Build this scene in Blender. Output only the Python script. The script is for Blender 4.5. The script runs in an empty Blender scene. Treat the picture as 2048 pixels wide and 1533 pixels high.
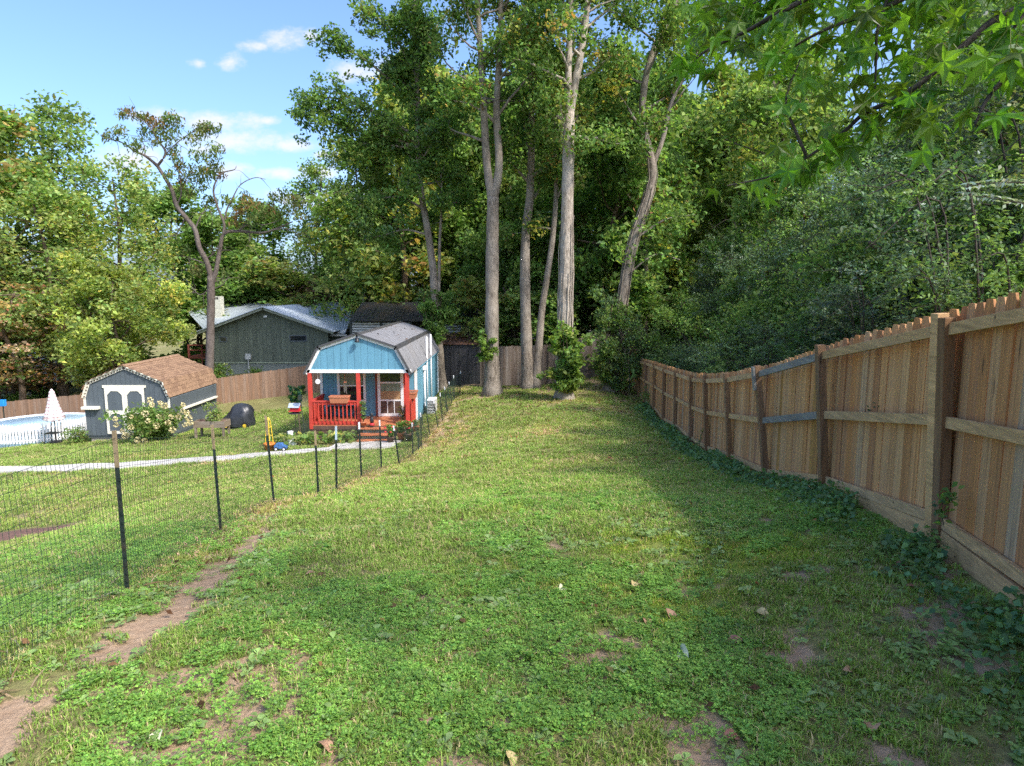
import bpy, math, random
import numpy as np
from mathutils import Vector, Matrix, Euler

# ------------------------------------------------------------------ camera
R = math.radians
scene = bpy.context.scene
COL = scene.collection
FPX = 1334.0
CAMZ = 5.0
PITCH = math.atan((766.5 - 581.0) / FPX)
cam_data = bpy.data.cameras.new("camera")
cam_data.sensor_width = 36.0
cam_data.lens = 36.0 * FPX / 2048.0
cam_data.clip_start = 0.05
cam_data.clip_end = 2000.0
cam = bpy.data.objects.new("camera", cam_data)
COL.objects.link(cam)
cam.location = (0, 0, CAMZ)
cam.rotation_euler = (math.pi / 2 - PITCH, 0, 0)
scene.camera = cam

# ------------------------------------------------------------------ light
SUN_DIR = Vector((0.56, -0.44, 0.74)).normalized()          # towards the sun
SUN_EL = math.asin(SUN_DIR.z)
sun_data = bpy.data.lights.new("sun", 'SUN')
sun_data.energy = 1.08
sun_data.angle = R(5.0)
sun_data.color = (1.0, 0.95, 0.88)
sun = bpy.data.objects.new("sun", sun_data)
COL.objects.link(sun)
sun.rotation_euler = (-SUN_DIR).to_track_quat('-Z', 'Y').to_euler()

scene.view_settings.view_transform = 'Standard'
scene.view_settings.look = 'None'
scene.view_settings.exposure = 2.3
scene.view_settings.gamma = 1.0
scene.view_settings.use_curve_mapping = False
scene.render.engine = 'CYCLES'
scene.cycles.max_bounces = 10
scene.cycles.diffuse_bounces = 7
scene.cycles.glossy_bounces = 2
scene.cycles.transmission_bounces = 7
scene.cycles.transparent_max_bounces = 6
scene.cycles.use_denoising = False
scene.cycles.denoiser = 'OPENIMAGEDENOISE'
scene.cycles.denoising_input_passes = 'RGB_ALBEDO_NORMAL'
scene.cycles.denoising_prefilter = 'FAST'
scene.cycles.adaptive_threshold = 0.012
scene.cycles.caustics_reflective = False
scene.cycles.caustics_refractive = False
scene.cycles.sample_clamp_indirect = 6.0

# ------------------------------------------------------------------ sky with small cumulus clouds
world = bpy.data.worlds.new("World")
scene.world = world
world.use_nodes = True
WT = world.node_tree
WT.nodes.clear()


def wn(kind, **kw):
    n = WT.nodes.new(kind)
    for k, v in kw.items():
        setattr(n, k, v)
    return n


def wmath(op, a, b=None, clamp=False):
    n = wn('ShaderNodeMath', operation=op, use_clamp=clamp)
    for i, s in enumerate((a, b)):
        if s is None:
            continue
        if isinstance(s, (int, float)):
            n.inputs[i].default_value = s
        else:
            WT.links.new(s, n.inputs[i])
    return n.outputs[0]


sky = wn('ShaderNodeTexSky', sky_type='NISHITA', sun_disc=False)
sky.sun_elevation = SUN_EL
sky.sun_rotation = math.atan2(SUN_DIR.x, SUN_DIR.y)
sky.air_density = 0.75
sky.dust_density = 3.0
sky.ozone_density = 5.0
coord = wn('ShaderNodeTexCoord')
sep = wn('ShaderNodeSeparateXYZ')
WT.links.new(coord.outputs['Generated'], sep.inputs[0])
ydiv = wmath('MAXIMUM', wmath('ABSOLUTE', sep.outputs[1]), 0.05)
tx = wmath('DIVIDE', sep.outputs[0], ydiv)
tz = wmath('DIVIDE', sep.outputs[2], ydiv)
comb = wn('ShaderNodeCombineXYZ')
WT.links.new(tx, comb.inputs[0]); WT.links.new(tz, comb.inputs[1]); WT.links.new(sep.outputs[1], comb.inputs[2])
noi = wn('ShaderNodeTexNoise')
noi.inputs['Scale'].default_value = 17.0
noi.inputs['Detail'].default_value = 7.0
noi.inputs['Roughness'].default_value = 0.68
mapn = wn('ShaderNodeMapping')
mapn.inputs['Scale'].default_value = (1.0, 1.7, 1.0)
WT.links.new(comb.outputs[0], mapn.inputs[0])
WT.links.new(mapn.outputs[0], noi.inputs['Vector'])
CLOUDS = [(565, 78, 52, 20), (508, 92, 30, 12), (625, 72, 28, 11), (463, 124, 30, 16), (396, 128, 17, 9),
          (720, 140, 70, 26), (320, 232, 60, 20), (440, 246, 85, 20), (470, 285, 150, 24), (580, 290, 60, 14), (262, 318, 62, 28),
          (730, 310, 60, 18), (640, 345, 60, 16), (560, 347, 60, 11), (450, 342, 60, 18), (648, 310, 24, 9), (400, 300, 60, 14),
          (540, 242, 26, 8), (1155, 330, 60, 60), (1110, 240, 60, 40), (700, 390, 70, 18), (600, 400, 80, 18),
          (-300, 150, 150, 40), (-520, 300, 220, 40), (2500, 120, 160, 50), (1500, -300, 120, 50), (400, -420, 160, 40), (2700, 300, 200, 40)]
dist = None
for px, py, sx, sy in CLOUDS:
    v = (766.5 - py) / FPX
    yy = math.cos(PITCH) + v * math.sin(PITCH)
    cx = (px - 1024) / FPX / yy
    cz = (-math.sin(PITCH) + v * math.cos(PITCH)) / yy
    ma = wn('ShaderNodeVectorMath', operation='MULTIPLY_ADD')
    WT.links.new(comb.outputs[0], ma.inputs[0])
    ma.inputs[1].default_value = (FPX / sx, FPX / sy, 0)
    ma.inputs[2].default_value = (-cx * FPX / sx, -cz * FPX / sy, 0)
    ln = wn('ShaderNodeVectorMath', operation='LENGTH')
    WT.links.new(ma.outputs[0], ln.inputs[0])
    dist = ln.outputs['Value'] if dist is None else wmath('MINIMUM', dist, ln.outputs['Value'])
dens = wmath('SUBTRACT', 1.0, wmath('POWER', dist, 1.4))
dn = wmath('ADD', dens, wmath('MULTIPLY', wmath('SUBTRACT', noi.outputs[0], 0.54), 4.2))
cl = wn('ShaderNodeMapRange', interpolation_type='SMOOTHSTEP')
cl.inputs['From Min'].default_value = -0.6
cl.inputs['From Max'].default_value = 1.3
WT.links.new(dn, cl.inputs['Value'])
mix = wn('ShaderNodeMix', data_type='RGBA')
mix.inputs['B'].default_value = (2.6, 2.6, 2.65, 1)
WT.links.new(wmath('MULTIPLY', cl.outputs[0], 0.96), mix.inputs['Factor'])
hue = wn('ShaderNodeHueSaturation')
hue.inputs['Saturation'].default_value = 1.04
hue.inputs['Hue'].default_value = 0.5
hue.inputs['Value'].default_value = 1.0
WT.links.new(sky.outputs[0], hue.inputs['Color'])
WT.links.new(hue.outputs[0], mix.inputs['A'])
bg = wn('ShaderNodeBackground')
bg.inputs['Strength'].default_value = 0.08
WT.links.new(mix.outputs['Result'], bg.inputs['Color'])
wo = wn('ShaderNodeOutputWorld')
WT.links.new(bg.outputs[0], wo.inputs[0])

# ------------------------------------------------------------------ helpers
CP, SP = math.cos(PITCH), math.sin(PITCH)


def at(px, py, Y):
    """world point seen at photo pixel (px, py), Y metres ahead of the camera"""
    u = (px - 1024) / FPX
    v = (766.5 - py) / FPX
    dy = CP + v * SP
    t = Y / dy
    return np.array([u * t, Y, CAMZ + (-SP + v * CP) * t])


WL = {}


def empty(name, loc, label=None, cat=None, group=None):
    o = bpy.data.objects.new(name, None)
    COL.objects.link(o)
    o.location = [float(c) for c in loc]
    WL[o] = np.array(loc, float)
    if label:
        tag(o, label, cat, group)
    return o


def tag(o, label, cat=None, group=None):
    o['label'] = label
    if cat:
        o['category'] = cat
    if group:
        o['group'] = group
    return o


def link(name, me, parent=None, loc=None, rot=None, scale=None, kind=None):
    """object at world location loc (parents are never rotated)"""
    o = bpy.data.objects.new(name, me)
    COL.objects.link(o)
    base = np.zeros(3) if loc is None else np.array(loc, float)
    if parent is not None:
        o.parent = parent
        o.location = [float(c) for c in (base - WL[parent])]
    else:
        o.location = [float(c) for c in base]
    WL[o] = base
    if rot is not None:
        o.rotation_euler = rot
    if scale is not None:
        o.scale = scale
    if kind:
        o['kind'] = kind
    return o


def raw_mesh(name, V, F, mats=(), smooth=False, midx=None, colors=None):
    """V (n,3); F list of faces or (n,k) array"""
    me = bpy.data.meshes.new(name)
    V = np.asarray(V, np.float32)
    if isinstance(F, np.ndarray):
        k = F.shape[1]
        nf = F.shape[0]
        me.vertices.add(len(V)); me.vertices.foreach_set('co', V.ravel())
        me.loops.add(nf * k); me.loops.foreach_set('vertex_index', F.astype(np.int32).ravel())
        me.polygons.add(nf)
        me.polygons.foreach_set('loop_start', np.arange(0, nf * k, k, dtype=np.int32))
        me.update(calc_edges=True)
    else:
        me.from_pydata([tuple(map(float, v)) for v in V], [], [tuple(int(i) for i in f) for f in F])
        me.update()
    if isinstance(mats, bpy.types.Material):
        mats = (mats,)
    for m in mats:
        me.materials.append(m)
    if midx is not None:
        me.polygons.foreach_set('material_index', np.asarray(midx, np.int32))
    if smooth:
        me.polygons.foreach_set('use_smooth', np.ones(len(me.polygons), bool))
    if colors is not None:
        a = me.color_attributes.new('col', 'FLOAT_COLOR', 'POINT')
        c = np.ones((len(V), 4), np.float32)
        c[:, :3] = colors
        a.data.foreach_set('color', c.ravel())
    return me


class MB:
    """collects shapes, builds one mesh"""
    def __init__(self):
        self.v = []; self.f = []; self.n = 0

    def add(self, V, F):
        V = np.asarray(V, float)
        self.v.append(V)
        for f in F:
            self.f.append([i + self.n for i in f])
        self.n += len(V)
        return self

    def box(self, lo, hi):
        x0, y0, z0 = lo; x1, y1, z1 = hi
        V = [(x0, y0, z0), (x1, y0, z0), (x1, y1, z0), (x0, y1, z0), (x0, y0, z1), (x1, y0, z1), (x1, y1, z1), (x0, y1, z1)]
        return self.add(V, [(0, 3, 2, 1), (4, 5, 6, 7), (0, 1, 5, 4), (1, 2, 6, 5), (2, 3, 7, 6), (3, 0, 4, 7)])

    def bar(self, a, b, w, h, up=(0, 0, 1)):
        """rectangular bar from a to b; w sideways, h along up"""
        a = np.array(a, float); b = np.array(b, float)
        d = b - a; d /= np.linalg.norm(d)
        s = np.cross(d, up); s /= np.linalg.norm(s)
        u = np.cross(s, d)
        V = []
        for p in (a, b):
            for i, j in ((-1, -1), (1, -1), (1, 1), (-1, 1)):
                V.append(p + s * w * .5 * i + u * h * .5 * j)
        return self.add(V, [(0, 1, 2, 3), (7, 6, 5, 4), (0, 4, 5, 1), (1, 5, 6, 2), (2, 6, 7, 3), (3, 7, 4, 0)])

    def prism(self, pts, vec):
        """polygon extruded by vec"""
        P = np.array(pts, float); n = len(P)
        V = np.vstack([P, P + np.array(vec, float)])
        F = [tuple(range(n)), tuple(range(2 * n - 1, n - 1, -1))]
        for i in range(n):
            j = (i + 1) % n
            F.append((i, i + n, j + n, j))
        return self.add(V, F)

    def tube(self, pts, rad, sides=8, cap=True):
        pts = np.array(pts, float); m = len(pts)
        rad = np.broadcast_to(np.asarray(rad, float), (m,))
        V = []; F = []
        for i in range(m):
            d = pts[min(i + 1, m - 1)] - pts[max(i - 1, 0)]
            d /= (np.linalg.norm(d) + 1e-9)
            ref = np.array([1., 0, 0]) if abs(d[2]) > .8 else np.array([0, 0, 1.])
            s = np.cross(d, ref); s /= np.linalg.norm(s)
            u = np.cross(s, d)
            for k in range(sides):
                a = 2 * math.pi * k / sides
                V.append(pts[i] + (s * math.cos(a) + u * math.sin(a)) * rad[i])
        for i in range(m - 1):
            for k in range(sides):
                k2 = (k + 1) % sides
                F.append((i * sides + k, (i + 1) * sides + k, (i + 1) * sides + k2, i * sides + k2))
        if cap:
            F.append(tuple(range(sides)))
            F.append(tuple(range((m - 1) * sides + sides - 1, (m - 1) * sides - 1, -1)))
        return self.add(V, F)

    def lathe(self, c, prof, sides=20):
        """profile [(r, z)] round the vertical through c"""
        V = []; F = []
        for r, z in prof:
            for k in range(sides):
                a = 2 * math.pi * k / sides
                V.append((c[0] + r * math.cos(a), c[1] + r * math.sin(a), c[2] + z))
        for i in range(len(prof) - 1):
            for k in range(sides):
                k2 = (k + 1) % sides
                F.append((i * sides + k, i * sides + k2, (i + 1) * sides + k2, (i + 1) * sides + k))
        if prof[0][0] > 1e-4:
            F.append(tuple(range(sides - 1, -1, -1)))
        if prof[-1][0] > 1e-4:
            F.append(tuple(range((len(prof) - 1) * sides, len(prof) * sides)))
        return self.add(V, F)

    def mesh(self, name, mat, smooth=False, off=None):
        V = np.vstack(self.v)
        if off is not None:
            V = V - off
        return raw_mesh(name, V, self.f, mat, smooth)

    def build(self, name, mat, parent=None, smooth=False, bevel=0, kind=None):
        """verts are world coordinates"""
        V = np.vstack(self.v)
        c = WL[parent] if parent is not None else np.array([V[:, 0].mean(), V[:, 1].mean(), V[:, 2].min()])
        o = link(name, self.mesh(name, mat, smooth, c), parent, c, kind=kind)
        if bevel:
            b = o.modifiers.new('bevel', 'BEVEL'); b.width = bevel; b.segments = 2; b.limit_method = 'ANGLE'
        return o


def bx(lo, hi):
    return MB().box(lo, hi)


# ------------------------------------------------------------------ materials
def new_mat(name):
    m = bpy.data.materials.new(name)
    m.use_nodes = True
    nt = m.node_tree
    for n in list(nt.nodes):
        nt.nodes.remove(n)
    out = nt.nodes.new('ShaderNodeOutputMaterial')
    p = nt.nodes.new('ShaderNodeBsdfPrincipled')
    nt.links.new(p.outputs[0], out.inputs[0])
    return m, nt, p, out


def nd(nt, kind, inputs=None, **kw):
    n = nt.nodes.new(kind)
    for k, v in kw.items():
        setattr(n, k, v)
    for k, v in (inputs or {}).items():
        if hasattr(v, 'is_output'):
            nt.links.new(v, n.inputs[k])
        else:
            n.inputs[k].default_value = v
    return n


def mth(nt, op, a, b=0.0):
    n = nt.nodes.new('ShaderNodeMath'); n.operation = op
    for i, s in enumerate((a, b)):
        if hasattr(s, 'is_output'):
            nt.links.new(s, n.inputs[i])
        else:
            n.inputs[i].default_value = s
    return n.outputs[0]


def mixc(nt, fac, a, b, blend='MIX'):
    n = nt.nodes.new('ShaderNodeMix'); n.data_type = 'RGBA'; n.blend_type = blend
    for k, s in (('Factor', fac), ('A', a), ('B', b)):
        if hasattr(s, 'is_output'):
            nt.links.new(s, n.inputs[k])
        else:
            n.inputs[k].default_value = s if not isinstance(s, tuple) else (*s, 1)[:4]
    return n.outputs['Result']


def ramp(nt, fac, lo, hi):
    n = nd(nt, 'ShaderNodeMapRange', {'Value': fac, 'From Min': lo, 'From Max': hi})
    return n.outputs[0]


def plain(name, col, rough=.6, var=.18, scale=6.0, bump=.15, bscale=40., metal=0., spec=.4, streak=False, dirt=None, dirt_amt=.5):
    m, nt, p, out = new_mat(name)
    tc = nd(nt, 'ShaderNodeTexCoord')
    vec = tc.outputs['Object']
    if streak:
        vec = nd(nt, 'ShaderNodeMapping', {'Vector': vec, 'Scale': (1, 1, .12)}).outputs[0]
    oi = nd(nt, 'ShaderNodeObjectInfo')
    vec = nd(nt, 'ShaderNodeVectorMath', {0: vec, 1: oi.outputs['Random']}, operation='ADD').outputs[0]
    n1 = nd(nt, 'ShaderNodeTexNoise', {'Vector': vec, 'Scale': scale, 'Detail': 5.0, 'Roughness': .6})
    dark = tuple(c * (1 - var) for c in col); lite = tuple(min(1, c * (1 + var)) for c in col)
    c = mixc(nt, ramp(nt, n1.outputs[0], .3, .7), dark, lite)
    if dirt:
        n3 = nd(nt, 'ShaderNodeTexNoise', {'Vector': vec, 'Scale': scale * .45, 'Detail': 8.0, 'Roughness': .7})
        c = mixc(nt, mth(nt, 'MULTIPLY', ramp(nt, n3.outputs[0], .5, .72), dirt_amt), c, dirt)
    nt.links.new(c, p.inputs['Base Color'])
    p.inputs['Roughness'].default_value = rough
    p.inputs['Metallic'].default_value = metal
    p.inputs['Specular IOR Level'].default_value = spec
    if bump:
        n2 = nd(nt, 'ShaderNodeTexNoise', {'Vector': vec, 'Scale': bscale, 'Detail': 4.0})
        b = nd(nt, 'ShaderNodeBump', {'Height': n2.outputs[0], 'Strength': bump, 'Distance': .02})
        nt.links.new(b.outputs[0], p.inputs['Normal'])
    return m


def wood(name, cols, axis=2, grain=1.0, rough=.75, grey=0.25, knots=True):
    """weathered softwood, one tint per board (object random), grain along axis"""
    m, nt, p, out = new_mat(name)
    tc = nd(nt, 'ShaderNodeTexCoord')
    oi = nd(nt, 'ShaderNodeObjectInfo')
    off = nd(nt, 'ShaderNodeVectorMath', {0: oi.outputs['Random'], 1: (37., 91., 53.)}, operation='MULTIPLY').outputs[0]
    vec = nd(nt, 'ShaderNodeVectorMath', {0: tc.outputs['Object'], 1: off}, operation='ADD').outputs[0]
    s = [34.0 * grain] * 3; s[axis] = 1.3 * grain
    mp = nd(nt, 'ShaderNodeMapping', {'Vector': vec, 'Scale': tuple(s)})
    g = nd(nt, 'ShaderNodeTexNoise', {'Vector': mp.outputs[0], 'Scale': 1.0, 'Detail': 6.0, 'Roughness': .65, 'Distortion': .6})
    s2 = [3.2] * 3; s2[axis] = .55
    mp2 = nd(nt, 'ShaderNodeMapping', {'Vector': vec, 'Scale': tuple(s2)})
    g2 = nd(nt, 'ShaderNodeTexNoise', {'Vector': mp2.outputs[0], 'Scale': 1.0, 'Detail': 4.0, 'Roughness': .6})
    cr = nt.nodes.new('ShaderNodeValToRGB')
    cr.color_ramp.interpolation = 'CONSTANT' if False else 'LINEAR'
    el = cr.color_ramp.elements
    el[0].position = 0; el[0].color = (*cols[0], 1)
    el[1].position = 1; el[1].color = (*cols[-1], 1)
    for i, c in enumerate(cols[1:-1]):
        e = el.new((i + 1) / (len(cols) - 1)); e.color = (*c, 1)
    nt.links.new(oi.outputs['Random'], cr.inputs[0])
    base = cr.outputs[0]
    c = mixc(nt, ramp(nt, g.outputs[0], .32, .68), mixc(nt, .62, base, (.03, .02, .012)), base)
    c = mixc(nt, .85, base, c)
    c = mixc(nt, mth(nt, 'MULTIPLY', ramp(nt, g2.outputs[0], .45, .7), grey), c, (.30, .275, .245))
    if knots:
        vo = nd(nt, 'ShaderNodeTexVoronoi', {'Vector': nd(nt, 'ShaderNodeMapping', {'Vector': vec, 'Scale': (7, 7, 7) if axis != 2 else (7, 7, 2.2)}).outputs[0], 'Scale': 1.0})
        k = ramp(nt, vo.outputs['Distance'], .13, .05)
        c = mixc(nt, mth(nt, 'MULTIPLY', k, .75), c, (.05, .03, .02))
    nt.links.new(c, p.inputs['Base Color'])
    p.inputs['Roughness'].default_value = rough
    p.inputs['Specular IOR Level'].default_value = .25
    b = nd(nt, 'ShaderNodeBump', {'Height': g.outputs[0], 'Strength': .35, 'Distance': .01})
    nt.links.new(b.outputs[0], p.inputs['Normal'])
    return m


def leafmat(name, trans=.35, rough=.5, spec=0., gain=1.0):
    m, nt, p, out = new_mat(name)
    a = nd(nt, 'ShaderNodeVertexColor', layer_name='col')
    c = a.outputs['Color']
    if spec:
        nt.links.new(c, p.inputs['Base Color'])
        p.inputs['Roughness'].default_value = rough
        p.inputs['Specular IOR Level'].default_value = spec
        front = p
    else:
        nt.nodes.remove(p)
        front = nt.nodes.new('ShaderNodeBsdfDiffuse')
        nt.links.new(c, front.inputs[0])
    tr = nt.nodes.new('ShaderNodeBsdfTranslucent')
    tcol = mixc(nt, 1.0, c, (1.25 * gain, 1.3 * gain, .6), 'MULTIPLY')
    nt.links.new(tcol, tr.inputs[0])
    ms = nt.nodes.new('ShaderNodeMixShader')
    ms.inputs[0].default_value = trans
    nt.links.new(front.outputs[0], ms.inputs[1]); nt.links.new(tr.outputs[0], ms.inputs[2])
    nt.links.new(ms.outputs[0], out.inputs[0])
    return m


def barkmat(name, col, col2, scale=1.0, lichen=None):
    m, nt, p, out = new_mat(name)
    tc = nd(nt, 'ShaderNodeTexCoord')
    mp = nd(nt, 'ShaderNodeMapping', {'Vector': tc.outputs['Object'], 'Scale': (11 * scale, 11 * scale, 3.0 * scale)})
    n = nd(nt, 'ShaderNodeTexNoise', {'Vector': mp.outputs[0], 'Scale': 1.0, 'Detail': 7.0, 'Roughness': .7, 'Distortion': .8})
    n2 = nd(nt, 'ShaderNodeTexNoise', {'Vector': tc.outputs['Object'], 'Scale': .9, 'Detail': 5.0, 'Roughness': .6})
    c = mixc(nt, ramp(nt, n.outputs[0], .35, .62), col2, col)
    if lichen:
        c = mixc(nt, mth(nt, 'MULTIPLY', ramp(nt, n2.outputs[0], .45, .65), .65), c, lichen)
    nt.links.new(c, p.inputs['Base Color'])
    p.inputs['Roughness'].default_value = .9
    p.inputs['Specular IOR Level'].default_value = .15
    b = nd(nt, 'ShaderNodeBump', {'Height': n.outputs[0], 'Strength': .9, 'Distance': .04})
    nt.links.new(b.outputs[0], p.inputs['Normal'])
    return m


M = {}
M['leaf'] = leafmat('leaf', .5)
M['leaf_gloss'] = leafmat('leaf_glossy', .40, .42, .32)
M['leaf_thin'] = leafmat('leaf_backlit', .55, .42, .4, 1.15)
M['bark_grey'] = barkmat('bark_grey', (.31, .26, .205), (.10, .08, .06), 1.0, (.37, .325, .265))
M['bark_pale'] = barkmat('bark_pale', (.44, .38, .305), (.17, .135, .10), 1.0, (.50, .45, .375))
M['bark_brown'] = barkmat('bark_brown', (.19, .135, .095), (.06, .045, .032), 1.2)
M['bark_dark'] = barkmat('bark_dark', (.10, .085, .07), (.035, .03, .025), 1.2)
M['bark_dead'] = barkmat('bark_weathered', (.15, .12, .10), (.06, .048, .04), 1.4, (.20, .175, .155))
PINE = [(0.559, 0.241, 0.083), (0.795, 0.406, 0.162), (0.645, 0.305, 0.11), (0.82, 0.463, 0.206), (0.505, 0.227, 0.093), (0.753, 0.353, 0.127), (0.774, 0.463, 0.228), (0.603, 0.27, 0.096), (0.473, 0.232, 0.118), (0.753, 0.415, 0.184), (0.56, 0.39, 0.24)]
M['picket'] = wood('picket_pine', PINE, grey=.12)
M['rail'] = wood('rail_pine', [(.66, .41, .19), (.72, .47, .24), (.62, .38, .175)], axis=1, grain=.8, grey=.15)
M['rail_grey'] = wood('rail_weathered_grey', [(.26, .245, .225), (.31, .29, .265)], axis=1, grain=.8, grey=.6)
M['post'] = wood('post_treated', [(.27, .145, .068), (.33, .19, .092), (.30, .165, .08)], grain=.7, grey=.18)
M['kick'] = wood('kick_board_pine', [(.72, .42, .18), (.76, .47, .22)], axis=1, grain=.7, grey=.1)
M['picket_orange'] = wood('picket_orange', [(.50, .24, .07), (.54, .28, .08)], grey=.05)
M['oldfence'] = wood('old_fence_board', [(.20, .145, .105), (.26, .20, .15), (.17, .12, .088), (.29, .235, .185)], grey=.5)
M['brownfence'] = wood('brown_fence_board', [(.30, .175, .105), (.36, .22, .14), (.25, .145, .088), (.33, .195, .12)], grey=.3)

# ------------------------------------------------------------------ terrain
FENCE_POSTS = [  # Y, base px, base py, top px, top py of the right-hand fence
    (5.3, 1865, 1085, 1880, 627), (7.75, 1648, 992, 1640, 690), (10.2, 1533, 970, 1514, 732), (12.6, 1460, 932, 1452, 747),
    (15.0, 1414, 914, 1410, 751), (17.4, 1381, 892, 1382, 750), (19.8, 1349, 864, 1351, 741), (22.2, 1326, 851, 1328, 734),
    (24.6, 1307, 827, 1308, 727), (27.0, 1290, 813, 1291, 722), (29.4, 1277, 797, 1277, 719)]
WIRE_POSTS = [  # Y, base px py, top px py
    (5.46, 255, 1188, 228, 862), (8.2, 442, 1070, 424, 850), (10.3, 548, 1008, 531, 832), (11.1, 637, 996, 630, 862),
    (11.6, 673, 986, 672, 853), (13.3, 723, 960, 718, 845), (15.4, 763, 936, 759, 841), (16.0, 799, 934, 787, 852),
    (18.3, 826, 914, 824, 846), (21.2, 843, 897, 841, 826), (23.2, 860, 873, 850, 804), (24.4, 876, 856, 867, 801),
    (25.4, 885, 845, 880, 786), (27.0, 895, 826, 889, 774), (28.8, 904, 811, 898, 764), (30.0, 909, 800, 907, 751),
    (31.4, 920, 789, 921, 742), (32.2, 968, 783, 970, 738)]
ctrl = [at(b, c, y) for y, b, c, _, _ in FENCE_POSTS] + [at(b, c, y) for y, b, c, _, _ in WIRE_POSTS]
for p in [(1024, 1533, 2.9), (300, 1533, 3.05), (1700, 1533, 2.85), (1024, 1200, 5.0), (1024, 1000, 9.6), (1080, 880, 18.5),
          (1080, 820, 25.0), (985, 788, 30.0), (1125, 798, 28.0), (1058, 780, 32.0), (1220, 778, 30.0), (1130, 768, 34.0), (1200, 752, 33.5), (1262, 750, 33.5), (930, 772, 34.5),
          (250, 880, 27.5), (380, 868, 28.5), (90, 889, 28.6), (20, 942, 21.0), (300, 930, 20.2), (600, 905, 21.0), (760, 890, 22.4), (640, 884, 23.4),
          (60, 1075, 12.2), (300, 1010, 13.0), (452, 808, 36.0), (612, 790, 37.8), (80, 866, 35.0), (0, 1290, 4.1), (520, 862, 27.0),
          (40, 790, 47.0), (520, 745, 42.0)]:
    ctrl.append(at(*p))
ctrl += [np.array(p, float) for p in [
    (-3.0, -4, 3.2), (5, -6, 3.4), (-14, -5, 2.2), (14, -4, 3.6), (9, 5, 3.4), (10, 12, 2.2), (12, 20, 1.2), (12, 30, .7), (-24, 8, -.6), (-30, 20, -1.4),
    (-38, 30, -2.2), (-40, 48, -2.6), (-20, 60, -1.0), (0, 45, .3), (8, 45, .5), (0, 70, .5), (30, 50, .8), (30, 20, 2.0), (30, -10, 3.5), (-40, 80, -2), (0, -25, 3.6), (-30, -20, 1.4)]]
CT = np.array(ctrl)


def _tps(r2):
    return np.where(r2 > 1e-9, r2 * np.log(r2 + 1e-12) * .5, 0)


_d2 = ((CT[:, None, :2] - CT[None, :, :2]) ** 2).sum(-1)
_n = len(CT)
_A = np.zeros((_n + 3, _n + 3))
_A[:_n, :_n] = _tps(_d2) + np.eye(_n) * 1.5
_P = np.hstack([np.ones((_n, 1)), CT[:, :2]])
_A[:_n, _n:] = _P; _A[_n:, :_n] = _P.T
_W = np.linalg.solve(_A, np.concatenate([CT[:, 2], np.zeros(3)]))


def gz(x, y):
    x = np.asarray(x, float); y = np.asarray(y, float)
    sh = np.broadcast(x, y).shape
    xf = np.broadcast_to(x, sh).ravel(); yf = np.broadcast_to(y, sh).ravel()
    xc = np.clip(xf, -45, 32); yc = np.clip(yf, -25, 80)
    out = np.zeros(len(xf))
    for s in range(0, len(xf), 20000):
        X = xc[s:s + 20000]; Yv = yc[s:s + 20000]
        r2 = (X[:, None] - CT[None, :, 0]) ** 2 + (Yv[:, None] - CT[None, :, 1]) ** 2
        out[s:s + 20000] = _tps(r2) @ _W[:_n] + _W[_n] + _W[_n + 1] * X + _W[_n + 2] * Yv
    return out.reshape(sh) if sh else float(out[0])


def vnoise(x, y, seed=0):
    x = np.asarray(x, float); y = np.asarray(y, float)
    xi = np.floor(x).astype(np.int64); yi = np.floor(y).astype(np.int64)
    fx = x - xi; fy = y - yi
    fx = fx * fx * (3 - 2 * fx); fy = fy * fy * (3 - 2 * fy)

    def h(a, b):
        n = (a * 374761393 + b * 668265263 + seed * 974711) & 0x7fffffff
        n = ((n ^ (n >> 13)) * 1274126177) & 0x7fffffff
        return ((n ^ (n >> 16)) & 0xffff) / 65535.0
    return (h(xi, yi) * (1 - fx) + h(xi + 1, yi) * fx) * (1 - fy) + (h(xi, yi + 1) * (1 - fx) + h(xi + 1, yi + 1) * fx) * fy


def fbm(x, y, seed=0, oct=4):
    s = 0; a = .5; t = 0
    for i in range(oct):
        s = s + a * vnoise(x * 2 ** i, y * 2 ** i, seed + i * 17); t += a; a *= .55
    return s / t


WP = np.array([at(b, c, y)[:2] for y, b, c, _, _ in WIRE_POSTS[:17]])
FP = np.array([at(b, c, y)[:2] for y, b, c, _, _ in FENCE_POSTS])


def wire_x(y):
    return np.interp(y, np.concatenate([[1.0], WP[:, 1]]), np.concatenate([[-3.0], WP[:, 0]]))


def fence_x(y):
    return np.interp(y, np.concatenate([[2.8], FP[:, 1], [31.2]]), np.concatenate([[3.02], FP[:, 0], [5.65]]))


def ss(a, b, x):
    t = np.clip((x - a) / (b - a), 0, 1)
    return t * t * (3 - 2 * t)


def _hit(px, py):
    lo, hi = 1.5, 40.
    for _ in range(40):
        mid = (lo + hi) / 2; p = at(px, py, mid)
        if p[2] > float(gz(p[0], p[1])):
            lo = mid
        else:
            hi = mid
    return at(px, py, hi)


STRIP = np.array([_hit(*q)[:2] for q in ((-80, 1450), (60, 1385), (190, 1320), (340, 1235), (425, 1150), (520, 1075))])


def strip_dist(x, y):
    d = np.full(np.shape(x), 99.)
    for a, b in zip(STRIP[:-1], STRIP[1:]):
        v = b - a; t = np.clip(((x - a[0]) * v[0] + (y - a[1]) * v[1]) / (v @ v), 0, 1)
        d = np.minimum(d, np.hypot(x - a[0] - v[0] * t, y - a[1] - v[1] * t))
    return d


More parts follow.
